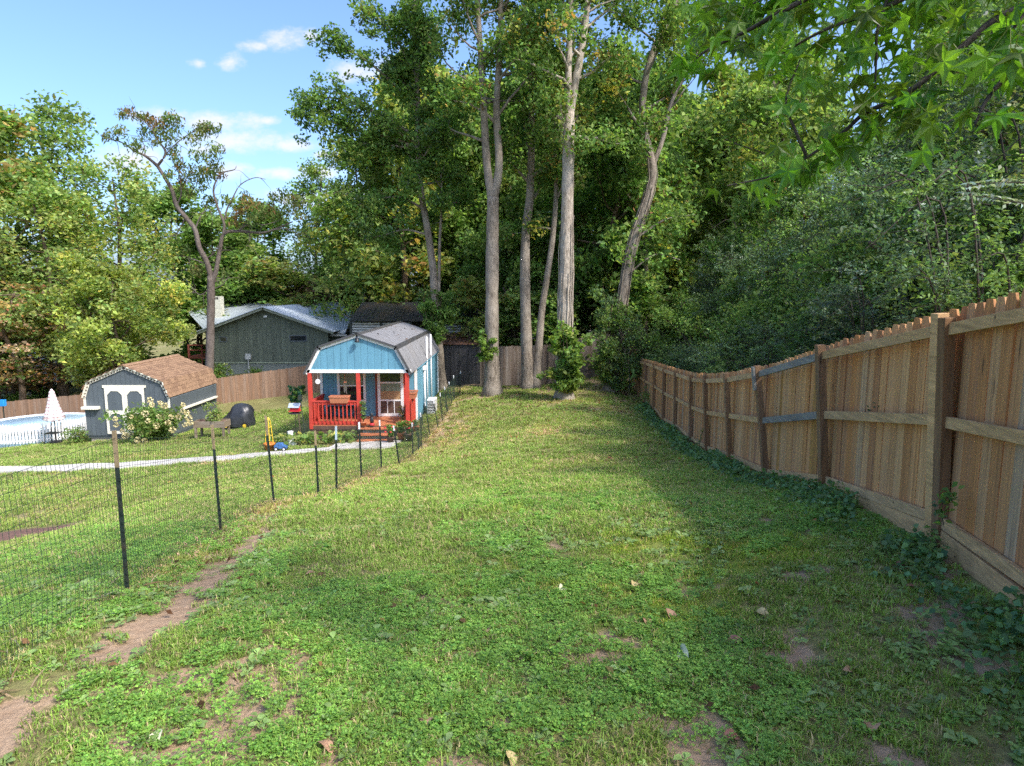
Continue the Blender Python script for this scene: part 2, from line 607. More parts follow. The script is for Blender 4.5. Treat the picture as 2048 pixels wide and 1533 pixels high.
def cover(x, y):
    """bare soil, straw / dry grass, moss: 0..1 each"""
    x = np.asarray(x, float); y = np.asarray(y, float)
    n = fbm(x * 2.2, y * 2.2, 3); n2 = fbm(x * .55, y * .55, 9); n3 = fbm(x * 3.5, y * 3.5, 21)
    near = ss(9, 3, y)
    dirt = ss(.59, .72, n + .04 * near) * (.4 + .45 * near)
    dirt = np.maximum(dirt, np.exp(-(strip_dist(x, y) / .24) ** 2) * ss(.30, .52, n3 * .5 + n * .5) * 1.15)
    w = x - wire_x(y)
    dirt = np.maximum(dirt, np.exp(-((w - .35) / .6) ** 2) * ss(.45, .62, n) * .8)
    dry = np.exp(-((w - .05) / .33) ** 2) * ss(.30, .55, n * .5 + n3 * .5) * ss(4, 7, y)
    dry = np.maximum(dry, ss(.56, .72, n2) * ss(11, 17, y) * .55)
    dry = np.maximum(dry, np.exp(-(((x - .9) / 1.4) ** 2 + ((y - 20.5) / 2.0) ** 2)) * ss(.35, .6, n3) * 1.1)
    dry = np.maximum(dry, np.exp(-(((x + 1.9) / .9) ** 2 + ((y - 22) / 4.0) ** 2)) * ss(.35, .6, n3) * 1.0)
    back = ss(27.5, 30.5, y) * ss(-4, -2, x) * ss(.38, .6, n)
    dirt = np.maximum(dirt, back * .75)
    fx = fence_x(y) - x
    dirt = np.maximum(dirt, np.exp(-((fx - .9) / .5) ** 2) * ss(.5, .64, n) * .9)
    moss = ss(.58, .72, fbm(x * .9, y * .9, 44)) * ss(2, 3, y) * ss(12, 7, y) * ss(-1, 1, x)
    return np.clip(dirt, 0, 1), np.clip(dry, 0, 1), np.clip(moss, 0, 1)


xs = np.unique(np.round(np.concatenate([np.arange(-420, -60, 40), np.arange(-60, -26, 2), np.arange(-26, -7, .3), np.arange(-7, 6.6, .1), np.arange(6.6, 16, .6), np.arange(16, 60, 3), np.arange(60, 430, 40)]), 3))
ys = np.unique(np.round(np.concatenate([np.arange(-200, -20, 30), np.arange(-20, 1.5, 1), np.arange(1.5, 14, .1), np.arange(14, 36, .22), np.arange(36, 90, 3), np.arange(90, 620, 40)]), 3))
GX, GY = np.meshgrid(xs, ys)
GZ = gz(GX, GY)
rad = np.hypot(GX, GY - 20)
GZ = GZ * (1 - ss(60, 160, rad)) + ss(60, 160, rad) * (-.5)
GZ = GZ + (fbm(GX * 1.1, GY * 1.1, 5) - .5) * .10 * ss(70, 40, rad) + (fbm(GX * 5, GY * 5, 8) - .5) * .035 * ss(30, 10, rad)
_dirt, _dry, _moss = cover(GX, GY)
GZ = GZ - _dirt * .02


def ground_z(x, y):
    x = np.asarray(x, float); y = np.asarray(y, float)
    z = gz(x, y) + (fbm(x * 1.1, y * 1.1, 5) - .5) * .10 + (fbm(x * 5, y * 5, 8) - .5) * .035 * ss(30, 10, np.hypot(x, y - 20))
    return z


nx, ny = len(xs), len(ys)
idx = np.arange(nx * ny).reshape(ny, nx)
F = np.stack([idx[:-1, :-1], idx[:-1, 1:], idx[1:, 1:], idx[1:, :-1]], -1).reshape(-1, 4)
gme = raw_mesh('ground', np.stack([GX, GY, GZ], -1).reshape(-1, 3), F, (), True, colors=np.stack([_dirt, _dry, _moss], -1).reshape(-1, 3))
m, nt, p, out = new_mat('lawn_soil')
tc = nd(nt, 'ShaderNodeTexCoord')
at_ = nd(nt, 'ShaderNodeVertexColor', layer_name='col')
sx_ = nd(nt, 'ShaderNodeSeparateColor', {0: at_.outputs[0]})
nA = nd(nt, 'ShaderNodeTexNoise', {'Vector': tc.outputs['Object'], 'Scale': 14.0, 'Detail': 5.0, 'Roughness': .7})
nB = nd(nt, 'ShaderNodeTexNoise', {'Vector': tc.outputs['Object'], 'Scale': 1.1, 'Detail': 5.0})
nC = nd(nt, 'ShaderNodeTexNoise', {'Vector': tc.outputs['Object'], 'Scale': 70.0, 'Detail': 2.0})
grass = mixc(nt, ramp(nt, nA.outputs[0], .35, .65), (.15, .12, .055), (.26, .26, .09))
grass = mixc(nt, mth(nt, 'MULTIPLY', ramp(nt, nB.outputs[0], .5, .7), .5), grass, (.27, .28, .11))
soil = mixc(nt, ramp(nt, nA.outputs[0], .3, .7), (.27, .17, .10), (.46, .33, .22))
soil = mixc(nt, ramp(nt, nC.outputs[0], .42, .62), soil, (.38, .26, .165))
c = mixc(nt, ramp(nt, mth(nt, 'ADD', sx_.outputs[0], mth(nt, 'MULTIPLY', mth(nt, 'SUBTRACT', nA.outputs[0], .5), .9)), .25, .6), grass, soil)
straw = mixc(nt, ramp(nt, nC.outputs[0], .35, .65), (.34, .25, .14), (.54, .43, .26))
c = mixc(nt, ramp(nt, mth(nt, 'ADD', sx_.outputs[1], mth(nt, 'MULTIPLY', mth(nt, 'SUBTRACT', nA.outputs[0], .5), .9)), .3, .8), c, straw)
c = mixc(nt, mth(nt, 'MULTIPLY', sx_.outputs[2], .8), c, (.20, .26, .035))
nt.links.new(c, p.inputs['Base Color'])
p.inputs['Roughness'].default_value = .95
p.inputs['Specular IOR Level'].default_value = .1
b = nd(nt, 'ShaderNodeBump', {'Height': nA.outputs[0], 'Strength': .8, 'Distance': .04})
nt.links.new(b.outputs[0], p.inputs['Normal'])
gme.materials.append(m)
link('ground', gme, kind='structure')

# ------------------------------------------------------------------ paints and other building materials
M['red'] = plain('red_porch_paint', (.50, .05, .032), .6, .16, 5, .12, dirt=(.30, .07, .05), dirt_amt=.5)
M['blue'] = plain('blue_siding_paint', (.115, .285, .385), .65, .13, 4, .25, 60, streak=True, dirt=(.10, .20, .24), dirt_amt=.4)
M['white'] = plain('white_paint', (.74, .74, .73), .5, .06, 5, .05)
M['cream'] = plain('cream_trim_paint', (.74, .70, .58), .55, .08, 5, .1)
M['slate'] = plain('slate_siding_paint', (.09, .108, .12), .65, .12, 5, .2, 60, streak=True)
M['green'] = plain('green_stained_siding', (.115, .135, .098), .75, .25, 3, .3, 60, streak=True, dirt=(.03, .035, .025))
M['roofgrey'] = plain('grey_metal_roofing', (.17, .17, .175), .42, .08, 2, .02, metal=.25, dirt=(.16, .145, .13), dirt_amt=.6)
M['roofdark'] = plain('dark_metal_roofing', (.085, .085, .09), .45, .12, 2, .02, metal=.25, dirt=(.13, .09, .06), dirt_amt=.5)
M['rooflight'] = plain('pale_metal_roofing', (.46, .51, .55), .4, .05, 1.5, .02, metal=.3)
M['roofblack'] = plain('black_metal_roofing', (.035, .036, .04), .45, .2, 2, .02, metal=.2, dirt=(.10, .07, .045), dirt_amt=.8)
M['metalwall'] = plain('dark_ribbed_metal_wall', (.055, .053, .055), .55, .12, 2, .02, metal=.2)
M['tin'] = plain('pale_corrugated_tin', (.46, .47, .45), .5, .12, 2, .02, metal=.2, dirt=(.25, .21, .15))
M['shingle'] = plain('brown_asphalt_shingle', (.27, .165, .098), .9, .22, 9, .5, 90)
M['shingle2'] = plain('dark_brown_shingle', (.21, .125, .075), .9, .22, 9, .5, 90)
M['glass'] = plain('dark_window_glass', (.02, .025, .028), .08, .1, 1, 0, spec=.7)
M['curtain'] = plain('pale_green_curtain', (.22, .27, .19), .8, .2, 9, .1, streak=True)
M['osb'] = plain('tan_chair_panel', (.36, .22, .11), .8, .3, 20, .2)
M['black'] = plain('black_metal', (.02, .02, .022), .45, .2, 5, .05)
M['tpost'] = plain('green_black_steel_post', (.022, .034, .028), .5, .3, 12, .1, dirt=(.09, .05, .03), dirt_amt=.5)
M['tip_tan'] = plain('tan_post_tip', (.30, .22, .12), .7, .25, 14, .1)
M['tip_white'] = plain('white_post_tip', (.70, .72, .74), .6, .08, 14, .05)
M['tip_blue'] = plain('pale_blue_post_tip', (.42, .52, .58), .6, .08, 14, .05)
M['wire'] = plain('green_coated_wire', (.035, .06, .045), .5, .2, 5, 0)
M['terra'] = plain('terracotta', (.46, .17, .085), .7, .15, 8, .1)
M['tread'] = plain('orange_stained_wood', (.47, .16, .07), .6, .2, 6, .2)
M['concrete'] = plain('concrete', (.55, .52, .47), .85, .14, 4, .3, 50, dirt=(.26, .23, .19))
M['blocks'] = plain('concrete_block', (.33, .31, .28), .9, .15, 6, .3, 40)
M['skirt'] = plain('brown_skirting', (.095, .055, .04), .8, .25, 5, .2)
M['plastic_w'] = plain('white_plastic', (.78, .78, .77), .4, .04, 4, .02)
M['water'] = plain('pool_water', (.07, .38, .62), .25, .2, 1.2, .3, 6, spec=.25)
M['tarp'] = plain('black_tarp', (.028, .031, .036), .38, .3, 5, .4, 12, spec=.5)
M['rust'] = plain('rust_red_deck_paint', (.20, .055, .04), .7, .2, 5, .1)
M['yellow'] = plain('yellow_plastic', (.75, .52, .04), .45, .05, 5, .02)
M['bluep'] = plain('blue_plastic', (.05, .14, .34), .4, .1, 5, .02)
M['redp'] = plain('red_plastic', (.55, .03, .04), .45, .08, 5, .02)
M['mulch'] = plain('brown_mulch', (.16, .085, .06), .95, .4, 22, .9, 30)
M['chrome'] = plain('silver_metal', (.5, .5, .5), .3, .05, 5, 0, metal=.9)
M['rubber'] = plain('black_rubber', (.018, .018, .018), .8, .1, 5, .1)


def picket_mesh(name, mat, w=.138, t=.018, h=1.0, clip=.03):
    b = MB().prism([(0, -w / 2, 0), (0, w / 2, 0), (0, w / 2, h - clip), (0, w / 2 - clip * .8, h), (0, -w / 2 + clip * .8, h), (0, -w / 2, h - clip)], (t, 0, 0))
    return b.mesh(name, mat)


rnd = random.Random(7)

# ------------------------------------------------------------------ right-hand privacy fence
fb = [at(b, c, y) for y, b, c, _, _ in FENCE_POSTS]
ft = [at(b, c, y) for y, _, _, b, c in FENCE_POSTS]
y0 = 2.85; p0 = np.array([3.02, y0, gz(3.02, y0)])
p0[2] = min(p0[2], 3.36)
fb = [p0] + fb; ft = [np.array([3.04, y0, 5.22])] + ft
y0 = .35; p0 = np.array([2.7, y0, gz(2.7, y0)])
fb = [p0] + fb; ft = [np.array([2.7, y0, 5.5])] + ft
fb.append(np.array([5.65, 31.6, gz(5.65, 31.6)])); ft.append(fb[-1] + (0, 0, 1.75))
fence = empty('privacy_fence', (fb[2][0], fb[2][1], fb[2][2]), 'tan pine privacy fence with dog-eared pickets running down the right side of the lawn', 'fence')
pk = [picket_mesh('picket', M['picket'], h=1.0, clip=.030) for _ in range(1)]
pko = picket_mesh('picket', M['picket_orange'], h=1.0, clip=.030)
for i in range(len(fb)):
    a, b = fb[i], ft[i]
    d = (b - a) / np.linalg.norm(b - a)
    MB().bar(a - d * .15, b, .092, .092, (0, 1, 0)).build('post', M['kick'] if i == 2 else M['post'], fence, bevel=.004)
    if i == 2:
        MB().bar(a - d * .15 + (-.005, -.096, 0), b + (-.005, -.098, -.03), .088, .088, (0, 1, 0)).build('post', M['post'], fence, bevel=.004)
    if i == 4:
        MB().bar(a + (b - a) * .8 + (-.065, .0, 0), a + (b - a) * .99 + (-.065, 0, 0), .03, .09, (0, 1, 0)).build('patch_board', M['rail_grey'], fence)
for i in range(len(fb) - 1):
    a0, a1, t0, t1 = fb[i], fb[i + 1], ft[i], ft[i + 1]
    h0 = t0[2] - a0[2]; h1 = t1[2] - a1[2]
    gap = .05
    dy = (a1 - a0); dy = dy / np.linalg.norm(dy)
    grey_bay = (i == 3)
    for fr, nm in ((.93, 'rail'), (.545, 'rail'), (.11, 'rail')):
        q0 = a0 + (t0 - a0) * fr + dy * gap; q1 = a1 + (t1 - a1) * fr - dy * gap
        q0 = q0 + (.022, 0, 0); q1 = q1 + (.022, 0, 0)
        mt = M['rail_grey'] if grey_bay and fr > .3 else M['rail']
        r_ = MB().bar(q0, q1, .038, .092).build(nm, mt, fence, bevel=.003)
        if grey_bay and fr > .3:
            r_['label'] = 'grey weathered rail'
    if i in (1, 2):
        q0 = a0 + dy * gap + (.012, 0, .06); q1 = a1 - dy * gap + (.012, 0, .06)
        MB().bar(q0, q1, .038, .19).build('kick_board', M['kick'], fence, bevel=.003)
    if i in (3, 5):
        MB().tube([a0 + dy * .12 + (-.06, 0, .05), a1 - dy * .1 + (-.03, 0, .05)], .075, 10).build('landscape_timber', M['kick'], fence)
    L = np.linalg.norm((a1 - a0)[:2]); n = max(1, int(round(L / .1415)))
    for k in range(n):
        t = (k + .5) / n
        b = a0 + (a1 - a0) * t
        h = (h0 * (1 - t) + h1 * t) + .045 + rnd.uniform(-.012, .012)
        lean = 0
        orange = grey_bay and k in (3, 4, 14)
        me = pko if orange else pk[0]
        o = link('picket', me, fence, (b[0] + .045 + rnd.uniform(0, .004), b[1], b[2] + .06), (0, rnd.uniform(-.006, .006), math.atan2(dy[1], dy[0]) - math.pi / 2), (1, L / n / .1415 * rnd.uniform(.985, 1.0), h - .06))
        if orange:
            o['label'] = 'orange picket'


def board_fence(name, label, path, mat, postmat, hs, w=.14, rails=True, side=-1, post_every=2.4, facing_rails=True):
    """path: world base points; hs: heights at those points"""
    path = [np.array(p, float) for p in path]
    root = empty(name, path[0], label, 'fence')
    pm = picket_mesh('picket', mat, w=w - .003, clip=.025)
    for i in range(len(path) - 1):
        a, b = path[i], path[i + 1]
        d = b - a; L = np.linalg.norm(d[:2]); dn = d / np.linalg.norm(d)
        ang = math.atan2(dn[1], dn[0]) - math.pi / 2
        nrm = np.array([dn[1], -dn[0], 0.]) * side
        n = int(round(L / w))
        for k in range(n):
            t = (k + .5) / n
            q = a + d * t
            h = hs[i] * (1 - t) + hs[i + 1] * t + rnd.uniform(-.02, .02)
            link('picket', pm, root, q, (0, 0, ang), (1, 1, h))
        npst = max(1, int(round(L / post_every)))
        for k in range(npst + (1 if i == len(path) - 2 else 0)):
            t = k / npst
            q = a + d * t - nrm * .06
            h = hs[i] * (1 - t) + hs[i + 1] * t
            MB().bar(q - (0, 0, .1), q + (0, 0, h - .04), .09, .09, (0, 1, 0)).build('post', postmat, root)
        if facing_rails:
            for fr in (.9, .52, .12):
                q0 = a + (0, 0, hs[i] * fr) - nrm * .03; q1 = b + (0, 0, hs[i + 1] * fr) - nrm * .03
                MB().bar(q0, q1, .035, .09).build('rail', mat, root)
    return root


def gp(px, py, Y):
    return at(px, py, Y)


bk = [at(962, 770, 33.6), at(1098, 768, 33.8), at(1162, 758, 33.7), at(1215, 748, 33.6), at(1285, 744, 33.6)]
bk = [np.array([p[0], p[1], p[2] - .05]) for p in bk]
board_fence('board_fence', 'old grey weathered board fence behind the tall tree trunks', bk, M['oldfence'], M['oldfence'], [1.98, 2.05, 2.15, 2.25, 2.3], side=-1, facing_rails=False)
p1 = at(434, 809, 36.0); p2 = at(614, 788, 37.8)
lf = [np.array([-30.5, 34.4, -2.55]), at(0, 870, 35.0), at(160, 856, 35.0), p1, p2, np.array([-8.8, 38.4, -.6])]
board_fence('neighbour_fence', 'brown wooden fence with rails on near side behind the barn shed and pool', lf, M['brownfence'], M['brownfence'],
            [1.7, 1.75, 1.78, 1.43, 1.63, 1.6], side=1)

# ------------------------------------------------------------------ wire fence on steel posts
wf = empty('wire_fence', at(*[WIRE_POSTS[0][1], WIRE_POSTS[0][2], WIRE_POSTS[0][0]]), 'green wire mesh fence on dark steel posts along the left of the lawn', 'fence')
wb = [at(b, c, y) for y, b, c, _, _ in WIRE_POSTS]; wt = [at(b, c, y) for y, _, _, b, c in WIRE_POSTS]
w0 = np.array([-3.05, 3.0, gz(-3.05, 3.0)])
wb = [w0] + wb; wt = [w0 + (-.02, 0, 1.3)] + wt
for i, (a, b) in enumerate(zip(wb, wt)):
    d = (b - a); L = np.linalg.norm(d); d = d / L
    tipf = .22 if i in (1, 2, 3, 4) else (.20 if i == 5 else .12)
    c = a + d * L * (1 - tipf)
    q = MB()
    q.bar(a - d * .1, c, .036, .006, (0, 1, 0)).bar(a - d * .1 + (0, .017, 0), c + (0, .017, 0), .006, .028, (0, 1, 0))
    if a[1] < 17:
        k = .12
        while k < L * (1 - tipf) - .03:
            s = a + d * k
            q.box((s[0] + .008, s[1] - .014, s[2] - .012), (s[0] + .024, s[1] - .002, s[2] + .012))
            k += .075
    po = q.build('post', M['tpost'] if i < 12 else M['tpost'], wf)
    tm = M['tip_tan'] if i in (1, 2, 3, 4) else (M['tip_blue'] if i == 5 else M['tip_white'])
    MB().bar(c, b, .036, .007, (0, 1, 0)).bar(c + (0, .017, 0), b + (0, .017, 0), .006, .028, (0, 1, 0)).build('tip', tm, po)
V = []; Fq = []; nv = 0


def wire(a, b, r=.0013):
    global nv
    d = b - a; d = d / (np.linalg.norm(d) + 1e-9)
    s = np.cross(d, (0.31, .9, .2)); s /= np.linalg.norm(s); u = np.cross(s, d)
    for p in (a, b):
        for k in range(3):
            an = k * 2.0944
            V.append(p + (s * math.cos(an) + u * math.sin(an)) * r)
    for k in range(3):
        k2 = (k + 1) % 3
        Fq.append((nv + k, nv + k2, nv + 3 + k2, nv + 3 + k))
    nv += 6


for i in range(len(wb) - 1):
    a0, a1, t0, t1 = wb[i], wb[i + 1], wt[i], wt[i + 1]
    L = np.linalg.norm((a1 - a0)[:2]); n = max(2, int(L / .055))
    hh0 = (t0 - a0) * .955; hh1 = (t1 - a1) * .955
    def gpt(s, f):
        g = a0 + (a1 - a0) * s; h = hh0 * (1 - s) + hh1 * s
        bul = math.sin(s * math.pi)
        w_ = .03 * bul * math.sin(f * 5 + i * 2) + .015 * math.sin(s * 9 + f * 4 + i)
        return g + h * f + np.array([w_, 0, -.035 * bul * f])
    rr = .0017 if a0[1] < 9 else .0019
    for k in range(n + 1):
        s = k / n
        f0 = .0
        for f1 in (.33, .66, 1.0):
            wire(gpt(s, f0), gpt(s, f1), rr); f0 = f1
    for j in range(12):
        f = .01 + .99 * j / 11
        m_ = max(2, int(L / .25)); q = gpt(0, f)
        for k in range(1, m_ + 1):
            q2 = gpt(k / m_, f); wire(q, q2, rr * 1.15); q = q2
wme = raw_mesh('wire_mesh', np.array(V) - WL[wf], np.array(Fq), M['wire'])
o = link('wire_mesh', wme, wf, WL[wf], kind='stuff')


# ------------------------------------------------------------------ generic building pieces
def ribbed(name, mat, parent, origin, along, up, width, pitch=.15, rib=.018, ribw=.035):
    """ribbed sheet: ribs run along `up` (vector of full length), sheet extends `width` along unit vector `along`"""
    origin = np.array(origin, float); along = np.array(along, float); up = np.array(up, float)
    nrm = np.cross(along, up); nrm /= np.linalg.norm(nrm)
    prof = []; x = 0
    while x < width - 1e-6:
        e = min(x + pitch, width)
        prof += [(x, 0), (max(x, e - ribw * 1.6), 0), (max(x, e - ribw * 1.2), rib), (max(x, e - ribw * .4), rib)]
        x = e
    prof.append((width, 0))
    P = np.array([origin + along * a + nrm * b for a, b in prof])
    n = len(P)
    Vv = np.vstack([P, P + up, P - nrm * .02, P + up - nrm * .02])
    Ff = []
    for k in range(n - 1):
        Ff.append((k, k + 1, n + k + 1, n + k)); Ff.append((2 * n + k + 1, 2 * n + k, 3 * n + k, 3 * n + k + 1))
        Ff.append((k, 2 * n + k, 2 * n + k + 1, k + 1)); Ff.append((n + k, n + k + 1, 3 * n + k + 1, 3 * n + k))
    Ff.append((0, n, 3 * n, 2 * n)); Ff.append((n - 1, 3 * n - 1, 4 * n - 1, 2 * n - 1))
    return MB().add(Vv, Ff).build(name, mat, parent)


def roof_panels(mat, parent, o, along, up, width, pw=.92, **kw):
    n = max(1, int(round(width / pw))); w = width / n
    for k in range(n):
        ribbed('roof_panel', mat, parent, np.array(o, float) + np.array(along, float) * (w * k + .002), along, up, w - .004, **kw)


def siding(mat, parent, x0, x1, y, zlo, zhi, w=.2, t=.02, name='siding_board', axis='x', gapw=.008):
    """vertical boards; zlo / zhi are numbers or functions of x. axis x: wall along x facing -y at y; axis y: wall along y facing +x at x=y"""
    fl = zlo if callable(zlo) else (lambda q: zlo)
    fh = zhi if callable(zhi) else (lambda q: zhi)
    n = max(1, int(round((x1 - x0) / w))); w = (x1 - x0) / n
    for k in range(n):
        a = x0 + k * w + gapw / 2; b = x0 + (k + 1) * w - gapw / 2
        tops = [(b, fh(b))]
        m_ = (a + b) / 2
        for q in (.75, .5, .25):
            tops.append((a + (b - a) * q, fh(a + (b - a) * q)))
        tops.append((a, fh(a)))
        pts = [(a, fl(a)), (b, fl(b))] + tops
        if max(h for _, h in tops) <= min(fl(a), fl(b)) + .01:
            continue
        if axis == 'x':
            MB().prism([(p, y, z) for p, z in pts], (0, t, 0)).build(name, mat, parent)
        else:
            MB().prism([(y, p, z) for p, z in pts], (-t, 0, 0)).build(name, mat, parent)


# ------------------------------------------------------------------ blue cabin
XL, XR, YF, YW, YB = -7.32, -3.70, 23.7, 25.4, 33.0
ZF, ZE = .17, 2.08
XC = (XL + XR) / 2
gzc = -.42
cab = empty('cabin', (XC, YF, gzc), 'small blue gambrel-roofed cabin with red front porch', 'cabin')
prof = [(XC - 1.90, 2.05), (XC - 1.39, 3.0), (XC, 3.47), (XC + 1.39, 3.0), (XC + 1.90, 2.05)]


def roofz(x):
    return float(np.interp(x, [p[0] for p in prof], [p[1] for p in prof]))


# structure behind the boards
MB().prism([(XL + .05, YW + .03, ZF - .1), (XR - .05, YW + .03, ZF - .1), (XR - .05, YW + .03, 2.1)] + [(x, YW + .03, z - .06) for x, z in prof[::-1]] + [(XL + .05, YW + .03, 2.1)], (0, YB - YW - .06, 0)).build('wall_core', M['blue'], cab)
siding(M['blue'], cab, XC - 1.82, XC + 1.82, YF - .0, 2.19, lambda x: roofz(x) - .10, .235, .03)
MB().prism([(x, YF + .035, z - .04) for x, z in [(XC - 1.85, 2.1)] + prof[1:4] + [(XC + 1.85, 2.1)]], (0, .02, 0)).build('gable_backing', M['black'], cab)
MB().box((XC - 1.9, YF - .035, 2.07), (XC + 1.9, YF + .10, 2.19)).build('porch_beam', M['white'], cab, bevel=.006)
for i in range(4):
    (xa, za), (xb, zb) = prof[i], prof[i + 1]
    d = np.array([xb - xa, 0, zb - za]); d /= np.linalg.norm(d)
    nrm = np.array([-d[2], 0, d[0]])
    MB().bar(np.array([xa, YF - .02, za]) - nrm * .075, np.array([xb, YF - .02, zb]) - nrm * .075, .03, .09, nrm).build('rake_trim', M['white'], cab)
    up = np.array([xb - xa, 0, zb - za])
    if i < 2:
        o_ = np.array([xa, YB + .1, za]); al = np.array([0, -1., 0]); u_ = up
    else:
        o_ = np.array([xb, YF - .1, zb]); al = np.array([0, 1., 0]); u_ = -up
    roof_panels(M['roofgrey'] , cab, o_ + nrm * .0, al, u_, YB - YF + .2, pitch=.15 if i in (0, 3) else .23, rib=.024, ribw=.035)
    MB().bar(np.array([xa, YF - .105, za]) - d * .02 + nrm * .005, np.array([xb, YF - .105, zb]) + d * .02 + nrm * .005, .03, .07, nrm).build('drip_edge', M['roofdark'], cab)
for x, z, w in ((XC, 3.485, .28), (XC - 1.39, 3.005, .12), (XC + 1.39, 3.005, .12)):
    sl = .34 if w > .2 else 0
    q = MB()
    if w > .2:
        q.prism([(x - w / 2, YF - .12, z - .05), (x, YF - .12, z + .005), (x + w / 2, YF - .12, z - .05), (x + w / 2, YF - .12, z - .035), (x, YF - .12, z + .022), (x - w / 2, YF - .12, z - .035)], (0, YB - YF + .24, 0))
    else:
        s_ = 1 if x > XC else -1
        q.prism([(x - s_ * .07, YF - .12, z + .03), (x + s_ * .01, YF - .12, z + .012), (x + s_ * .06, YF - .12, z - .075), (x + s_ * .075, YF - .12, z - .07), (x + s_ * .02, YF - .12, z + .027), (x - s_ * .07, YF - .12, z + .042)], (0, YB - YF + .24, 0))
    q.build('ridge_cap', M['roofdark'], cab)
# side wall facing the lawn and the far side
siding(M['blue'], cab, YW + .1, YB - .1, XR, ZF - .25, 2.1, .25, .03, axis='y')
siding(M['blue'], cab, YW + .1, YB - .1, XL + .03, ZF - .25, 2.1, .25, .03, axis='y')
for x in (XL, XR):
    MB().box((x - .05, YW - .015, ZF - .2), (x + .045, YW + .10, 2.12)).build('corner_trim', M['white'], cab)
MB().box((XR - .05, YB - .12, ZF - .2), (XR + .04, YB, 2.1)).build('corner_trim', M['white'], cab)
MB().box((XL + .1, YF + .3, gzc - .4), (XR - .1, YB - .05, ZF - .08)).build('foundation', M['blocks'], cab)
# porch back wall boards, leaving window and door openings in front of the core
siding(M['blue'], cab, XL + .06, XR - .06, YW + .0, ZF, 2.12, .2, .025)
MB().box((XL, YF + .1, 2.1), (XR, YW + .0, 2.125)).build('porch_ceiling', M['white'], cab)
nb = 12
for k in range(nb):
    yy = YF + (YW - YF) * k / nb
    MB().box((XL + .01, yy + .004, ZF - .035), (XR - .01, yy + (YW - YF) / nb - .004, ZF)).build('deck_board', M['tread'], cab)
MB().box((XL, YF - .03, ZF - .17), (XR, YF - .002, ZF - .036)).build('deck_fascia', M['skirt'], cab)
for k in range(9):
    xa = XL + (1.95) * k / 9
    MB().box((xa + .004, YF - .01, gzc - .2), (xa + 1.95 / 9 - .004, YF + .015, ZF - .171)).build('skirt_board', M['skirt'], cab)
for x in (XL + .065, XL + 1.80, XR - .065):
    MB().box((x - .065, YF - .04, ZF - .15), (x + .065, YF + .09, 2.07)).build('porch_post', M['red'], cab, bevel=.006)


def railing(p, q):
    """porch railing between two floor points"""
    p = np.array(p, float); q = np.array(q, float)
    r = cab
    d = (q - p); L = np.linalg.norm(d); d /= L
    MB().bar(p + (0, 0, .86), q + (0, 0, .86), .11, .05).build('handrail', M['red'], r, bevel=.004)
    MB().bar(p + (0, 0, .78), q + (0, 0, .78), .04, .09).build('rail', M['red'], r)
    MB().bar(p + (0, 0, .07), q + (0, 0, .07), .045, .12).build('rail', M['red'], r)
    n = int(L / .14)
    for k in range(n):
        s = p + d * L * (k + .5) / n
        MB().box((s[0] - .019, s[1] - .019 - .035 * abs(d[0]), s[2] + .06), (s[0] + .019, s[1] + .019 - .035 * abs(d[0]), s[2] + .82)).build('baluster', M['red'], r)


railing((XL + .13, YF + .02, ZF), (XL + 1.735, YF + .02, ZF))
railing((XL + .06, YF + .1, ZF), (XL + .06, YW - .03, ZF))
railing((XR - .06, YF + .1, ZF), (XR - .06, YW - .03, ZF))
MB().box((XR - .02, YF + .4, ZF - .1), (XR + .015, YW - .25, ZF + .88)).build('side_panel', M['red'], cab)


def window(parent, x0, x1, y, z0, z1, fr=.07, mid=True, mat=None, glass=None, curtain=True):
    w = MB().box((x0, y - .03, z0), (x0 + fr, y, z1)).box((x1 - fr, y - .03, z0), (x1, y, z1)).box((x0 + fr, y - .03, z1 - fr), (x1 - fr, y, z1)).box((x0 + fr, y - .03, z0), (x1 - fr, y, z0 + fr))
    if mid:
        zm = (z0 + z1) / 2
        w.box((x0 + fr, y - .028, zm - .025), (x1 - fr, y - .002, zm + .025))
    wo_ = w.build('window', mat or M['white'], parent)
    bx((x0 + fr, y - .012, z0 + fr), (x1 - fr, y - .004, z1 - fr)).build('pane', glass or M['glass'], wo_)
    if curtain:
        bx((x0 + fr + .03, y - .014, (z0 + z1) / 2 + .04), (x1 - fr - .03, y - .0125, z1 - fr - .02)).build('curtain', M['curtain'], wo_)
    return wo_


window(cab, -6.72, -5.62, YW - .002, .72, 2.02, .10)
# screen door
dx0, dx1 = -5.17, -4.17
d_ = MB().box((dx0, YW - .05, ZF + .01), (dx0 + .11, YW - .003, 2.08)).box((dx1 - .11, YW - .05, ZF + .01), (dx1, YW - .003, 2.08)).box((dx0 + .11, YW - .05, ZF + .01), (dx1 - .11, YW - .003, ZF + .12))
for z in (.80, 1.49):
    d_.box((dx0 + .11, YW - .048, z - .03), (dx1 - .11, YW - .004, z + .03))
for k in (1, 2):
    x = dx0 + .11 + (dx1 - dx0 - .22) * k / 3
    d_.box((x - .015, YW - .046, ZF + .12), (x + .015, YW - .006, .77))
door = d_.build('screen_door', M['white'], cab)
bx((dx0 + .11, YW - .03, .83), (dx1 - .11, YW - .02, 1.46)).build('pane', M['osb'], door)
bx((dx0 + .13, YW - .034, 1.16), (dx1 - .13, YW - .031, 1.455)).build('curtain', M['curtain'], door)
bx((dx0 + .11, YW - .03, 1.52), (dx1 - .11, YW - .02, 2.06)).build('pane', M['glass'], door)
bx((dx0 + .11, YW - .03, ZF + .12), (dx1 - .11, YW - .02, .77)).build('pane', M['skirt'], door)
bx((dx0 - .09, YW - .03, ZF), (dx0 - .002, YW - .003, 2.08)).build('door_trim', M['rust'], cab)
